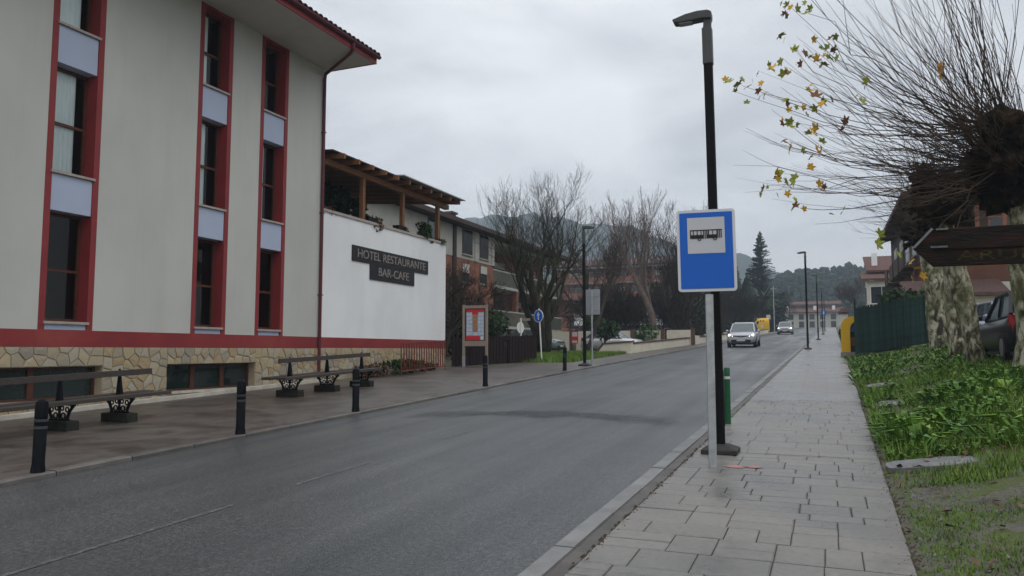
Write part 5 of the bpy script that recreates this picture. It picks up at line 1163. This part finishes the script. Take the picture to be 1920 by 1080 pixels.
MB().prism(i_, 'y', -.30, .40).build('body', 'carblack', t); MB().box(-.93, .93, -.31, -.301, .98, 1.30).build('blue_panel', 'blue', t); MB().box(-.93, -.6, -.31, -.301, .40, .75).build('poster_patch', 'leafbrown', t)
MB().box(-1.32, 1.32, -.54, .54, -.15, .139).build('base', 'concrete', t, bevel=.01)
container('yellow recycling container across the road beyond the silver car', (-8.9, 124, plane(124)), 0, 2.0, 1.6, 2.2)
sf = thing('screen_fence', 'dark green slatted screen fence between pavement and plane trees', 'fence', (1.28, 34.0, gz(1.28, 34.0)))
fx0, fy0, fx1, fy1 = 1.16, 33.5, 3.95, 33.75; z0 = gz(fx0, fy0); z1 = gz(fx1, fy1); nP = 3
ang = math.atan2(fy1 - fy0, fx1 - fx0); Ltot = math.hypot(fx1 - fx0, fy1 - fy0)
for k in range(nP + 1):
    x = fx0 + (fx1 - fx0)*k/nP - 1.28; y = fy0 + (fy1 - fy0)*k/nP - 34.0; z = z0 + (z1 - z0)*k/nP - gz(1.28, 34.0)
    MB().box(-.035, .035, -.035, .035, -.1, 2.12 if k else 2.3).build('post', 'postgreen', sf, loc=(x, y, z), rot=(0, 0, ang))
rs = random.Random(8)
nS = 64
slm = MB().box(-.030, .030, -.006, .006, 0, 1.86).mesh('slat')
for k in range(nS):
    tt = (k + .5) / nS; x = fx0 + (fx1 - fx0)*tt - 1.28; y = fy0 + (fy1 - fy0)*tt - 34.0 - .05; z = z0 + (z1 - z0)*tt - gz(1.28, 34.0) + .1
    link('slat', slm, 'screen', sf, (x, y + rs.uniform(-.008, .008), z), (rs.uniform(-.01, .01), rs.uniform(-.008, .008), ang + rs.uniform(-.2, .2)), scale=(1, 1, rs.uniform(.97, 1.02)))
zz0, zz1 = z0 - gz(1.28, 34.0), z1 - gz(1.28, 34.0)
for hgt in (.25, 1.0, 1.8): MB().beam((fx0 - 1.28, fy0 - 34.0, zz0 + hgt), (fx1 - 1.28, fy1 - 34.0, zz1 + hgt), .03, .05).build('rail', 'postgreen', sf)
gpil = thing('gate_pillar', 'white gate pillar with dark cap behind the yellow container', 'pillar', (1.35, 60.1, plane(60.1) + .10))
MB().box(-.26, .26, -.26, .26, 0, 2.0).build('shaft', 'white', gpil, bevel=.01); MB().box(-.36, .36, -.36, .36, 2.0, 2.12).build('cap', 'coping', gpil); MB().lathe([(.42, 2.12), (.15, 2.42)], 4).build('cap_top', 'coping', gpil)
hedge_pos = [(1.35, 52, 'dark clipped hedge beside the pavement beyond the green screen'), (1.75, 74, 'dark hedge at the pavement edge farther on past the gate pillar')]
for k, (x, y, lab) in enumerate(hedge_pos): bush('hedge', lab, (x + .25, y, plane(y) + .1), .8, 6.0 if k else 3.5, .75, 2600, .10, 'shrub', 31 + k, cat='hedge')
bsg = thing('parking_sign', 'small blue square sign on a pole along the distant pavement', 'sign', (-.02, 96, plane(96) + .1))
sm(MB().lathe([(.04, 0), (.04, 2.9)], 8).build('post', 'galv', bsg)); MB().box(-.28, .28, -.06, -.04, 2.2, 2.76).build('plate', 'signblue', bsg); MB().box(-.08, .08, -.066, -.061, 2.3, 2.66).build('symbol', 'signborder', bsg)
wp = thing('post_sign', 'small pale sign on a post beside the far yellow container', 'sign', (-8.1, 126, plane(126)))
sm(MB().lathe([(.05, 0), (.05, 2.6)], 8).build('post', 'galv', wp)); MB().box(-.3, .3, -.07, -.05, 2.0, 2.7).build('plate', 'signwhite', wp)
up_ = thing('utility_pole', 'thin grey utility pole in front of the palm', 'pole', (-7.6, 132, plane(132)))
sm(MB().lathe([(.09, 0), (.06, 7.5)], 8).build('shaft', 'galv', up_)); MB().box(-.5, .5, -.04, .04, 7.0, 7.1).build('crossarm', 'galv', up_)
fb = thing('bollard', 'dark bollard on the far pavement beside the passing silver car', 'bollard', (-6.95, 82, plane(82) + .05), group='distant bollards'); sm(MB().lathe([(.07, 0), (.065, .75), (.03, .8)], 10).build('shaft', 'black', fb))

# wooden arrow sign close by on the right, with carved letters
aw = thing('arrow_sign', 'dark weathered wooden arrow sign with mossy carved lettering', 'sign', (2.35, 7.5, gz(2.35, 7.5)))
zc = 2.50 - gz(2.35, 7.5)
def arrow(z0_, z1_, x0, x1, yf, th):
    zm = (z0_ + z1_) / 2
    return MB().prism([(x0, zm), (x0 + .15, z1_), (x1, z1_), (x1, z0_), (x0 + .15, z0_)], 'y', yf, yf + th)
M['oldwood'] = rampmat('old_sign_wood', [(.34, (.006, .005, .004)), (.5, (.013, .008, .006)), (.62, (.032, .011, .008)), (.75, (.018, .020, .010))], 4, .75, bump=.5, bs=25, stretch=(.6, 1, 3))
M['moss'] = rampmat('moss_letter', [(.38, (.012, .011, .006)), (.62, (.065, .052, .022))], 14, .9)
M['wornedge'] = mat('worn_sign_edge', (.16, .165, .16), .6, .4, 8)
bd = arrow(zc - .165, zc + .165, -1.60, -.02, -.03, .06).build('sign_board', 'oldwood', aw, bevel=.006)
MB().beam((-1.60, -.035, zc + .004), (-1.45, -.035, zc + .166), .022, .02).build('edge_strip', 'wornedge', aw); MB().box(-1.44, -.05, -.045, -.031, zc - .02, zc + .02).build('middle_rail', 'oldwood', aw); MB().box(-1.42, -1.33, -.046, -.031, zc + .15, zc + .163).build('edge_strip', 'wornedge', aw); MB().box(-1.47, -1.34, -.0505, -.0455, zc - .006, zc + .01).build('edge_strip', 'wornedge', aw)
me = textmesh('ARUKAN', .15, 'lettering', .002)
for lm in split_islands(me): link('letter', lm, 'moss', aw, (-.80, -.0315, zc - .085), (R(90), 0, 0), scale=(1.55, .8, 1))
MB().box(-.07, .07, -.07, .07, -.2, zc + .35).build('post', 'oldwood', aw, bevel=.01, loc=(.06, .04, 0))

# ================================================================ TREES
bare_tree('bare_tree', 'big mossy many-stemmed bare tree on the grass verge across the road', (-14.0, 38.5, plane(38.5)), 10.7, .9, 3, 'bark', r0=.30, levels=5, kids=(4, 4, 3, 3, 2), stems=4, up=.52, first=.2, ratio=.67, minr=.0055, wob=.19)
bare_tree('bare_tree', 'tall pale-twigged bare tree behind the low wall', (-11.4, 55, gl(55)), 12.8, .62, 5, 'barkpale', r0=.28, levels=5, kids=(8, 4, 3, 3, 2), up=.5, first=.25, ratio=.60, minr=.008, wob=.13)
bare_tree('bare_tree', 'forked bare tree behind the low wall near the bus sign post', (-10.6, 60, gl(60)), 9.0, .7, 9, 'barkdark', r0=.30, levels=5, kids=(5, 4, 4, 3, 2), stems=2, up=.35, minr=.011)
bare_tree('bare_tree', 'bare dark tree half hidden behind the bus stop sign', (-10.6, 68, gl(68)), 13.5, .7, 12, 'barkgrey', r0=.26, levels=5, kids=(7, 4, 3, 3, 2), up=.45, minr=.010)
bare_tree('bare_tree', 'grey bare tree between the verge and the second brick block', (-18.5, 62, gl(62)), 13.0, .8, 15, 'barkgrey', r0=.24, levels=5, kids=(7, 4, 3, 3, 2), up=.4, minr=.010)
bare_tree('bare_tree', 'dark bare tree in front of the balcony blocks', (-21.5, 72, gl(72)), 13.0, .9, 18, 'bark', r0=.24, levels=5, kids=(6, 4, 3, 3, 2), up=.35, minr=.011)
bare_tree('bare_tree', 'small twisted brown tree at the end of the annex wall', (-15.4, 29.0, plane(29)), 4.6, .95, 22, 'barkdark', r0=.13, levels=5, kids=(5, 4, 4, 3, 2), up=.3, stems=2, minr=.007)
bare_tree('bare_tree', 'brown leafless bush tree before the brick block', (-16.3, 33.0, plane(33)), 4.8, 1.0, 25, 'barkgrey', r0=.11, levels=5, kids=(5, 5, 4, 3, 2), up=.3, stems=3, minr=.007)
bare_tree('bare_tree', 'slim pale-trunked bare tree right of the mossy tree', (-13.0, 43, gl(43)), 7.5, .8, 28, 'barkgrey', r0=.12, levels=5, kids=(5, 4, 4, 3, 2), up=.4, lean=.15, minr=.008)
bare_tree('bare_tree', 'low spreading bare tree beyond the shed', (-14.5, 80, gl(80)), 9.5, .95, 31, 'barkdark', r0=.24, levels=5, kids=(6, 5, 4, 3, 2), up=.25, minr=.015)
bare_tree('bare_tree', 'dark leafless tree beyond the low wall near the road bend', (-11.5, 92, gl(92)), 11, .9, 34, 'barkdark', r0=.24, levels=5, kids=(6, 5, 4, 3, 2), up=.3, minr=.017)
bare_tree('bare_tree', 'brownish leafless tree past the gate pillar', (4.2, 112, plane(112)), 8.5, 1.0, 37, 'barkgrey', r0=.2, levels=5, kids=(6, 5, 4, 3, 2), up=.3, minr=.018)
for k, (x, y, h_, lab) in enumerate(((-15.5, 58, 5.5, 'dense brown thicket tree in front of the white shed'), (-18.5, 70, 6.5, 'tangled leafless thicket before the brick balcony block'), (-13.2, 66, 6.5, 'dark brown thicket behind the forked tree'), (-12.6, 84, 7.5, 'dense dark leafless thicket behind the bus sign post'), (-24, 64, 7.0, 'leafless thicket between the two brick blocks'), (-10.2, 98, 7.5, 'dark thicket at the far end of the low wall'))):
    bare_tree('bare_thicket', lab, (x, y, gl(y)), h_, 1.0, 200 + k, 'barkdark', r0=.12, levels=5, kids=(6, 5, 4, 3, 2), stems=4, up=.25, minr=.014)
bush('evergreen_shrub', 'dark round evergreen shrub on a thin stem beside the low wall', (-13.2, 47.5, gl(47.5)), 1.3, 1.3, 1.05, 900, .16, 'shrub', 51, trunk=.9)
bush('evergreen_shrub', 'bright green rounded bush behind the low wall', (-12.0, 53.5, gl(53.5)), 1.5, 1.3, 1.0, 1400, .13, 'shrub2', 52)
bush('evergreen_shrub', 'dark shrub behind the litter bin', (-14.5, 32.5, plane(32.5)), 1.1, 1.4, 1.3, 1100, .13, 'shrub', 53)
bush('evergreen_shrub', 'shadowy dense bush between the brown fence and the mossy tree', (-17.5, 36, plane(36)), 2.0, 1.6, 1.5, 1500, .16, 'shrub', 54)
bush('evergreen_shrub', 'dark green shrub rising above the green screen fence', (3.4, 38.6, gz(3.4, 38.6)), 1.25, 1.2, 1.55, 2200, .13, 'shrub', 55)
bush('evergreen_shrub', 'brown-green bush mass behind the low wall under the bus sign', (-13.0, 76, gl(76)), 3.2, 4, 2.6, 2600, .28, 'conifer', 56)
bush('evergreen_shrub', 'dull bush beside the far bend of the low wall', (-11.5, 104, gl(104)), 3.0, 5, 2.4, 2200, .30, 'conifer', 57)
# conifers and palm at the bend
def conifer(label, loc, h, r, n, sd, sparse=False, m='conifer'):
    t = thing('conifer', label, 'tree', loc)
    MB().tube([(0, 0, -.2), (.1, 0, h*.5), (0, .1, h)], [h*.018, h*.012, .02], 7).build('trunk', 'barkdark', t, smooth=True)
    rr = np.random.default_rng(sd); b = MB()
    for k in range(n):
        z = h * (.06 + .94 * rr.random() ** .85); rad = r * (1 - z/h) ** (.8) * rr.uniform(.55, 1.1) + .1; a = rr.uniform(0, 6.283)
        x, y = rad*math.cos(a), rad*math.sin(a); dz = -.28*rad if not sparse else .25*rad; wd = rad*.16 + .07
        px_, py_ = -math.sin(a)*wd, math.cos(a)*wd
        for s in range(3):
            f0, f1 = .15 + .28*s, .15 + .28*(s+1); j = rr.uniform(-.15, .15)
            b.add([(x*f0+px_*.7, y*f0+py_*.7, z+dz*f0), (x*f0-px_*.7, y*f0-py_*.7, z+dz*f0-.15), (x*f1-px_*(1-.3*s), y*f1-py_*(1-.3*s), z+dz*f1+j-.2), (x*f1+px_*(1-.3*s), y*f1+py_*(1-.3*s), z+dz*f1+j)], [(0,1,2,3)])
    b.build('crown', m, t, fix=False); return t
conifer('dark dense conifer at the bend beside the bus sign edge', (-15.2, 140, plane(140)), 15.5, 3.8, 1500, 61)
conifer('tall sparse conifer with drooping tip above the palm', (-10.6, 148, plane(148)), 18.6, 5.0, 560, 62, True)
conifer('rounded dark evergreen close to the bus sign edge', (-13.6, 128, plane(128)), 10.5, 4.2, 1300, 67)
conifer('lower dark conifer behind the far yellow container', (-12.0, 134, plane(134)), 9.5, 3.4, 1100, 63)
bush('evergreen_shrub', 'dense dark shrub mass right of the palm', (-8.3, 150, plane(150)), 3.0, 3.0, 4.2, 2600, .40, 'conifer', 64)
bare_tree('bare_tree', 'brown bare tree right of the palm before the white houses', (-6.9, 160, plane(160)), 9.0, .9, 65, 'barkdark', r0=.2, levels=5, kids=(6, 4, 3, 3, 2), up=.3, minr=.02)
pm = thing('palm_tree', 'palm tree with arching fronds at the bend', 'tree', (-9.6, 136, plane(136)))
MB().tube([(0, 0, -.2), (.1, 0, 2.5), (0, 0, 5.2)], [.42, .36, .40], 9).build('trunk', 'barkdark', pm, smooth=True)
b = MB(); rr = random.Random(66)
for k in range(60):
    a = rr.uniform(0, 6.28); e = rr.uniform(-.5, 1.3); L = rr.uniform(2.6, 3.8); p = Vector((0, 0, 5.2)); d = Vector((math.cos(a)*math.cos(e), math.sin(a)*math.cos(e), math.sin(e))); prev = None
    side = Vector((-math.sin(a), math.cos(a), 0))
    for s in range(7):
        wd = .42 * math.sin(math.pi * (s + .6) / 7.2); q = (p + side*wd - Vector((0, 0, wd*.5)), p, p - side*wd - Vector((0, 0, wd*.5)))
        if prev:
            b.add([prev[0], prev[1], q[1], q[0]], [(0,1,2,3)]); b.add([prev[1], prev[2], q[2], q[1]], [(0,1,2,3)])
        prev = q; d.z -= .16; d.normalize(); p = p + d * L / 7
b.build('crown', 'palm', pm, fix=False)
# pollarded plane trees on the verge
leafm = []
def leafmesh():
    pts = []
    for k in range(5):
        a = R(90 + (k - 2) * 52); L = [.62, .88, 1.0, .86, .60][k]
        pts.append((math.cos(a - .42)*L*.58, math.sin(a - .42)*L*.58, .05)); pts.append((math.cos(a - .20)*L*.80, math.sin(a - .20)*L*.80, 0)); pts.append((math.cos(a)*L, math.sin(a)*L, -.08)); pts.append((math.cos(a + .20)*L*.78, math.sin(a + .20)*L*.78, .02))
    b = MB(); b.v = [(0, 0, .05)] + pts + [(0, -.12, 0)]; n = len(pts)
    b.f = [(0, i+1, i+2) for i in range(n - 1)] + [(0, n+1, 1), (0, n, n+1)]
    return b
for m_ in ('leafgreen', 'leafyellow', 'leafbrown'):
    me = leafmesh().mesh('leaf', fix=False); me.materials.append(M[m_]); leafm.append(me)
LEAF = [(-0.4,14.2,7.84),(-0.22,14.2,7.72),(-0.09,14.2,7.65),(-0.57,15.0,8.29),(-1.27,14.2,6.48),(-1.68,15.8,7.13),(-1.01,15.8,6.81),(-1.2,15.0,6.42),(-1.45,15.0,6.64),(-1.31,15.8,7.04),(0.29,14.2,7.14),(0.33,15.8,7.53),(-0.33,14.2,7.05),(-0.52,15.8,7.85),(0.03,15.8,7.76),(-0.71,14.2,6.72),(-0.46,15.0,6.97),(-0.59,15.8,7.14),(-0.05,15.0,6.53),(0.21,15.8,7.22),(0.31,15.8,7.34),(0.02,15.0,7.11),(0.26,15.8,7.45),(-0.49,15.0,5.81),(-0.56,15.8,6.37),(-0.46,15.0,6.33),(-0.55,14.2,5.74),(-0.28,14.2,5.91),(-0.27,15.0,5.33),(-0.04,15.0,5.3),(-0.5,15.0,5.55),(-1.0,15.0,4.65),(-0.91,15.0,4.74),(-0.65,15.8,4.97),(-0.45,14.2,4.57),(-0.8,15.8,5.09),(-0.54,14.2,4.43),(-0.37,14.2,4.22),(-0.33,14.2,4.12),(1.95,14.2,6.23),(0.37,14.2,5.59),(-0.17,15.0,5.72),(-0.03,14.2,5.44),(0.97,14.2,3.57),(1.38,15.8,3.35),(0.86,15.8,6.67),(0.68,15.0,6.3),(0.35,15.8,4.28),(-0.06,15.8,4.81),(-0.15,15.8,5.3),(0.04,14.2,6.08),(0.13,15.0,6.25),(-0.19,15.0,7.27),(-0.68,15.8,7.4),(1.62,15.8,3.16)]
def plane_tree(label, x, y, lean, hz, hr, ntw, sd, r=.33, big=False):
    z = gz(x, y) - .05; t = thing('plane_tree', label, 'tree', (x, y, z)); rr = random.Random(sd)
    H = hz - z; b = MB(); n = 14; k = 16; 
    pts = [(lean[0]*(i/(k-1)), lean[1]*(i/(k-1)), H*i/(k-1)*.98 - .1) for i in range(k)]
    b.tube(pts, [r*(1.22 - .22*min(1, i/3)) * (1 - .12*i/k) for i in range(k)], n)
    b.v = [(vx + .035*math.sin(vz*3.1 + vx*9 + sd), vy + .035*math.sin(vz*2.3 + vy*8), vz) for vx, vy, vz in b.v]
    b.build('trunk', 'planebark', t, smooth=True)
    hx, hy = lean; b = MB(); cen = []
    for q in range(11 if big else 7):
        c = Vector((hx + rr.uniform(-.55, .45)*hr, hy + rr.uniform(-.6, .6)*hr, H + rr.uniform(-.45, .95)*hr)); cen.append(c)
        b.blob(tuple(c), rr.uniform(.26, .46)*hr, 3, .33, 2.2, (1, 1, 1), rr.randint(0, 999))
    b.blob((hx, hy, H), hr*.62, 3, .3, 1.8, (1, 1, .9), sd)
    for q in range(60):
        c = rr.choice(cen); d = Vector((rr.gauss(0, 1), rr.gauss(0, 1), rr.gauss(0, 1))).normalized(); b.blob(tuple(c + d*hr*rr.uniform(.3, .5)), hr*rr.uniform(.06, .16), 2, .5, 2.5, (1, 1, 1), rr.randint(0, 999))
    for q in range(26):
        c = rr.choice(cen); d = Vector((rr.gauss(0, 1), rr.gauss(0, 1), rr.gauss(.3, .8))).normalized(); b.tube([tuple(c), tuple(c + d*hr*.55)], [.09*hr, .05*hr], 5)
    hd = b.build('pollard_head', 'head', t, smooth=True, fix=False)
    b = MB()
    def twig(p, e, rad, sag, nseg=6, forks=2):
        p = Vector(p); e = Vector(e); L = (e - p).length; pts_ = []
        for i in range(nseg + 1):
            u = i / nseg; q = p.lerp(e, u); q.z -= sag * L * math.sin(math.pi * u); q += Vector((rr.gauss(0, .012*L), rr.gauss(0, .012*L), rr.gauss(0, .010*L))) * (0 < i < nseg); pts_.append(q)
        b.tube(pts_, [rad*(1 - .78*i/nseg) for i in range(nseg+1)], 4, cap=False)
        for _ in range(forks):
            i = rr.randint(1, nseg - 1); d = (pts_[i+1] - pts_[i]).normalized(); s = Vector((rr.gauss(0, .5), rr.gauss(0, .5), rr.gauss(.25, .4))); q = pts_[i]; Lf = L*rr.uniform(.15, .4); d = (d + s*.55).normalized()
            b.tube([q, q + d*Lf*.5, q + d*Lf + Vector((0, 0, .05*Lf))], [rad*.45, rad*.35, rad*.16], 3, cap=False)
    for q in range(ntw):
        c = rr.choice(cen); a = rr.uniform(0, 6.28)
        if big: a = rr.gauss(math.pi, .75)
        el_ = rr.uniform(.5, 1.42) if rr.random() < .62 else (rr.uniform(.1, .55) if rr.random() < .75 else rr.uniform(-.25, .15)); L = rr.uniform(1.8, 5.2) if big else rr.uniform(1.2, 3.2)
        d = Vector((math.cos(a)*math.cos(el_), math.sin(a)*math.cos(el_), math.sin(el_)))
        twig(c, c + d*L, rr.uniform(.007, .016), rr.uniform(.02, .13), 6, 2)
    if big:
        for (lx_, ly_, lz_) in LEAF[::2]:
            e = Vector((lx_ - x, ly_ - y, lz_ - z)); c = min(cen, key=lambda q: (q - e).length + rr.uniform(0, .6)); twig(c, e, rr.uniform(.012, .02), rr.uniform(.03, .10), 9, 1)
        for i, (lx_, ly_, lz_) in enumerate(LEAF):
            for q in range(3 if i % 3 == 0 else 2):
                e = Vector((lx_ - x + rr.uniform(-.06, .06)*(1 + 2*q), ly_ - y, lz_ - z + rr.uniform(-.07, .05)*(1 + 2*q)))
                o = link('leaf', leafm[rr.choices([0, 1, 2], [6, 3, 2])[0]], None, t, e, (rr.uniform(.2, 2.6), rr.uniform(-1.2, 1.2), rr.uniform(0, 6.28))); s_ = rr.uniform(.085, .18); o.scale = (s_, s_*rr.uniform(.7, 1), s_)
    b.build('twigs', 'twigplane', t, fix=False)
    return t
plane_tree('nearest pollarded plane tree with knobby head, long twigs and last yellow leaves', 3.70, 17.0, (-.12, -.1), 5.2, 1.05, 240, 71, .33, True)
plane_tree('leaning speckled plane trunk, second from the camera on the verge', 3.26, 20.2, (-.55, .15), 5.0, .8, 75, 72, .21)
plane_tree('thick mossy plane trunk, third along the verge', 3.66, 25.2, (-.2, .1), 5.4, .95, 75, 73, .30)
plane_tree('mossy plane trunk beside the end of the green screen', 3.72, 29.9, (-.25, .1), 5.9, 1.0, 75, 74, .34)

# ================================================================ GRASS, WEEDS, LITTER
def blades(name, n, fx, hgt, wd, m, sd, label, leaf=False):
    r = np.random.default_rng(sd); X, Y, D = fx(r, n); n = len(X)
    Z = np.array([gz(x, y) for x, y in zip(X, Y)]) - .01
    a = r.uniform(0, 6.283, n); h = hgt * r.uniform(.5, 1.25, n) * D; w_ = wd * r.uniform(.6, 1.3, n); ln = r.uniform(.2, .9, n) if not leaf else r.uniform(.6, 1.5, n)
    dx, dy = np.cos(a), np.sin(a); sx, sy = -dy*w_, dx*w_; bx_, by_ = dx*h*ln, dy*h*ln
    k = 5 if leaf else 3
    if leaf:
        V = np.stack([np.stack([X, Y, Z], 1), np.stack([X + bx_*.45 + sx, Y + by_*.45 + sy, Z + h*.62], 1), np.stack([X + bx_*.5, Y + by_*.5, Z + h*.56], 1), np.stack([X + bx_*.45 - sx, Y + by_*.45 - sy, Z + h*.62], 1), np.stack([X + bx_, Y + by_, Z + h*.55], 1)], 1).reshape(-1, 3)
        F = [q for i in range(n) for q in ((5*i, 5*i+1, 5*i+2), (5*i, 5*i+2, 5*i+3), (5*i+1, 5*i+4, 5*i+2), (5*i+2, 5*i+4, 5*i+3))]
    else:
        V = np.stack([np.stack([X + sx, Y + sy, Z], 1), np.stack([X - sx, Y - sy, Z], 1), np.stack([X + bx_, Y + by_, Z + h], 1)], 1).reshape(-1, 3)
        F = [(3*i, 3*i+1, 3*i+2) for i in range(n)]
    me = bpy.data.meshes.new(name); me.from_pydata(V.tolist(), [], F); o = link(name, me, m); kind(o, 'stuff'); return tag(o, label, 'grass' if not leaf else 'weeds')
def dens(x, y):     # clumps
    return .5 + .5*np.sin(x*2.1 + 1.3*np.sin(y*.9)) * np.sin(y*1.25 + 1.1*np.sin(x*1.7)) 
SL = [(.52, 1.35, 8.35, 8.85), (.75, 1.25, 14.0, 14.9), (.78, 1.35, 18.0, 18.8)]
def onslab(x, y):
    k = np.zeros(len(x), bool)
    for (a, c, p, q) in SL: k |= (x > a + .06) & (x < c - .06) & (y > p + .05) & (y < q - .05)
    return k
def right_bank(y0, y1, wmax, pw, thr, lo=.05):
    def fx(r, n):
        Y = y0 + (y1 - y0) * r.random(n) ** pw; X = .42 + .0105*Y + lo + (wmax - lo) * r.random(n)
        d = dens(X, Y); keep = (d + r.normal(0, .18, n) > thr) & ~onslab(X, Y)
        return X[keep], Y[keep], (.55 + .7*d)[keep]
    return fx
blades('grass', 46000, right_bank(7.6, 34, 4.2, 1.5, .10), .085, .006, 'grass', 81, 'short wet grass on the bank beside the pavement')
blades('grass', 30000, right_bank(3.6, 8.2, 2.2, 1.0, .40), .028, .004, 'grass', 82, 'thin mossy grass on the stony verge close by')
blades('grass', 16000, right_bank(8.8, 20.0, 3.2, 1.0, .22), .20, .0075, 'grass', 87, 'longer tufted grass among the weeds on the bank')
blades('weeds', 6000, right_bank(9.0, 18.0, 2.9, 1.0, .34), .15, .024, 'weed', 83, 'broad-leaved green weeds spreading over the bank', True)
blades('weeds', 2100, right_bank(9.3, 17.0, 2.8, 1.0, .55, .25), .30, .038, 'weed', 86, 'tall dock leaves in clumps on the bank', True)
blades('weeds', 2200, right_bank(18, 32, 3.2, 1.0, .35, .0), .24, .035, 'weed', 84, 'weeds around the feet of the plane trees', True)
def left_verge(r, n):
    Y = r.uniform(29.6, 40.2, n); X = r.uniform(-16.5, -9.7, n); k = X > -12.6 - (Y - 29)*.35
    return X[k], Y[k], np.ones(k.sum())
blades('grass', 26000, left_verge, .16, .014, 'grass', 85, 'bright green grass verge across the road')
b = MB(); rr = random.Random(91)
for _ in range(420):
    if rr.random() < .45: x, y = rr.gauss(1.5, .3), rr.gauss(9.3, .22)
    else: y = rr.uniform(4.5, 20); x = ex(y) + abs(rr.gauss(.25, .6))
    z = gz(x, y) + rr.uniform(.01, .05); s = rr.uniform(.02, .06); a = rr.uniform(0, 6.28); c, d = math.cos(a)*s, math.sin(a)*s
    b.add([(x - c, y - d, z), (x + d*.6, y - c*.6, z + rr.uniform(.0, .03)), (x + c, y + d, z + rr.uniform(0, .04)), (x - d*.6, y + c*.6, z + rr.uniform(0, .02))], [(0,1,2,3)])
tag(kind(b.build('fallen_leaves', 'litter', fix=False), 'stuff'), 'wet brown fallen leaves among the weeds and verge', 'leaves')
b = MB()
for _ in range(2600):
    y = rr.uniform(3.6, 8.3); x = ex(y) + rr.uniform(.05, 2.2); s = rr.uniform(.003, .009)*(1 if rr.random() < .95 else 2.2); z = gz(x, y)
    b.add([(x-s, y-s, z-.01), (x+s, y-s, z-.01), (x+s*.8, y+s, z-.01), (x-s, y+s*.9, z-.01), (x, y, z+s*.8)], [(0,1,4),(1,2,4),(2,3,4),(3,0,4)])
tag(kind(b.build('gravel', 'slab'), 'stuff'), 'loose grey stones on the bare verge beside the pavement', 'gravel')
for k, ((a, c, p, q), lab) in enumerate(zip(SL, ('long flat slate slab set in the verge nearest the pavement edge', 'grey slate slab half sunk in the weeds', 'small far slate slab in the grass bank'))):
    n = 14; pts = []
    rr2 = random.Random(k + 3)
    for i in range(n):
        t_ = 6.283*i/n; ca, sa = math.cos(t_), math.sin(t_); e_ = .62
        pts.append(((c-a)/2*math.copysign(abs(ca)**e_, ca)*rr2.uniform(.93, 1.03), (q-p)/2*math.copysign(abs(sa)**e_, sa)*rr2.uniform(.9, 1.04)))
    xm, ym = (a + c)/2, (p + q)/2
    o = MB().prism(pts, 'z', -.06, .022).build('stone_slab', 'slab', bevel=.006, loc=(xm, ym, gz(xm, ym) + .008), rot=(GA, R(-8), 0)); tag(o, lab, 'stone')

# ================================================================ HAZE
hz = MB().box(-1120, 720, -70, 940, -14, 165).build('haze', None); kind(hz, 'stuff'); tag(hz, 'thin bluish winter haze over the whole valley', 'haze')
m = bpy.data.materials.new('winter_haze'); m.use_nodes = True; t = m.node_tree; t.nodes.clear()
pv = t.nodes.new('ShaderNodeVolumePrincipled'); pv.inputs['Color'].default_value = (.72, .85, 1, 1); pv.inputs['Density'].default_value = .0007; pv.inputs['Anisotropy'].default_value = .2
oo = t.nodes.new('ShaderNodeOutputMaterial'); t.links.new(pv.outputs[0], oo.inputs['Volume']); hz.data.materials.append(m)
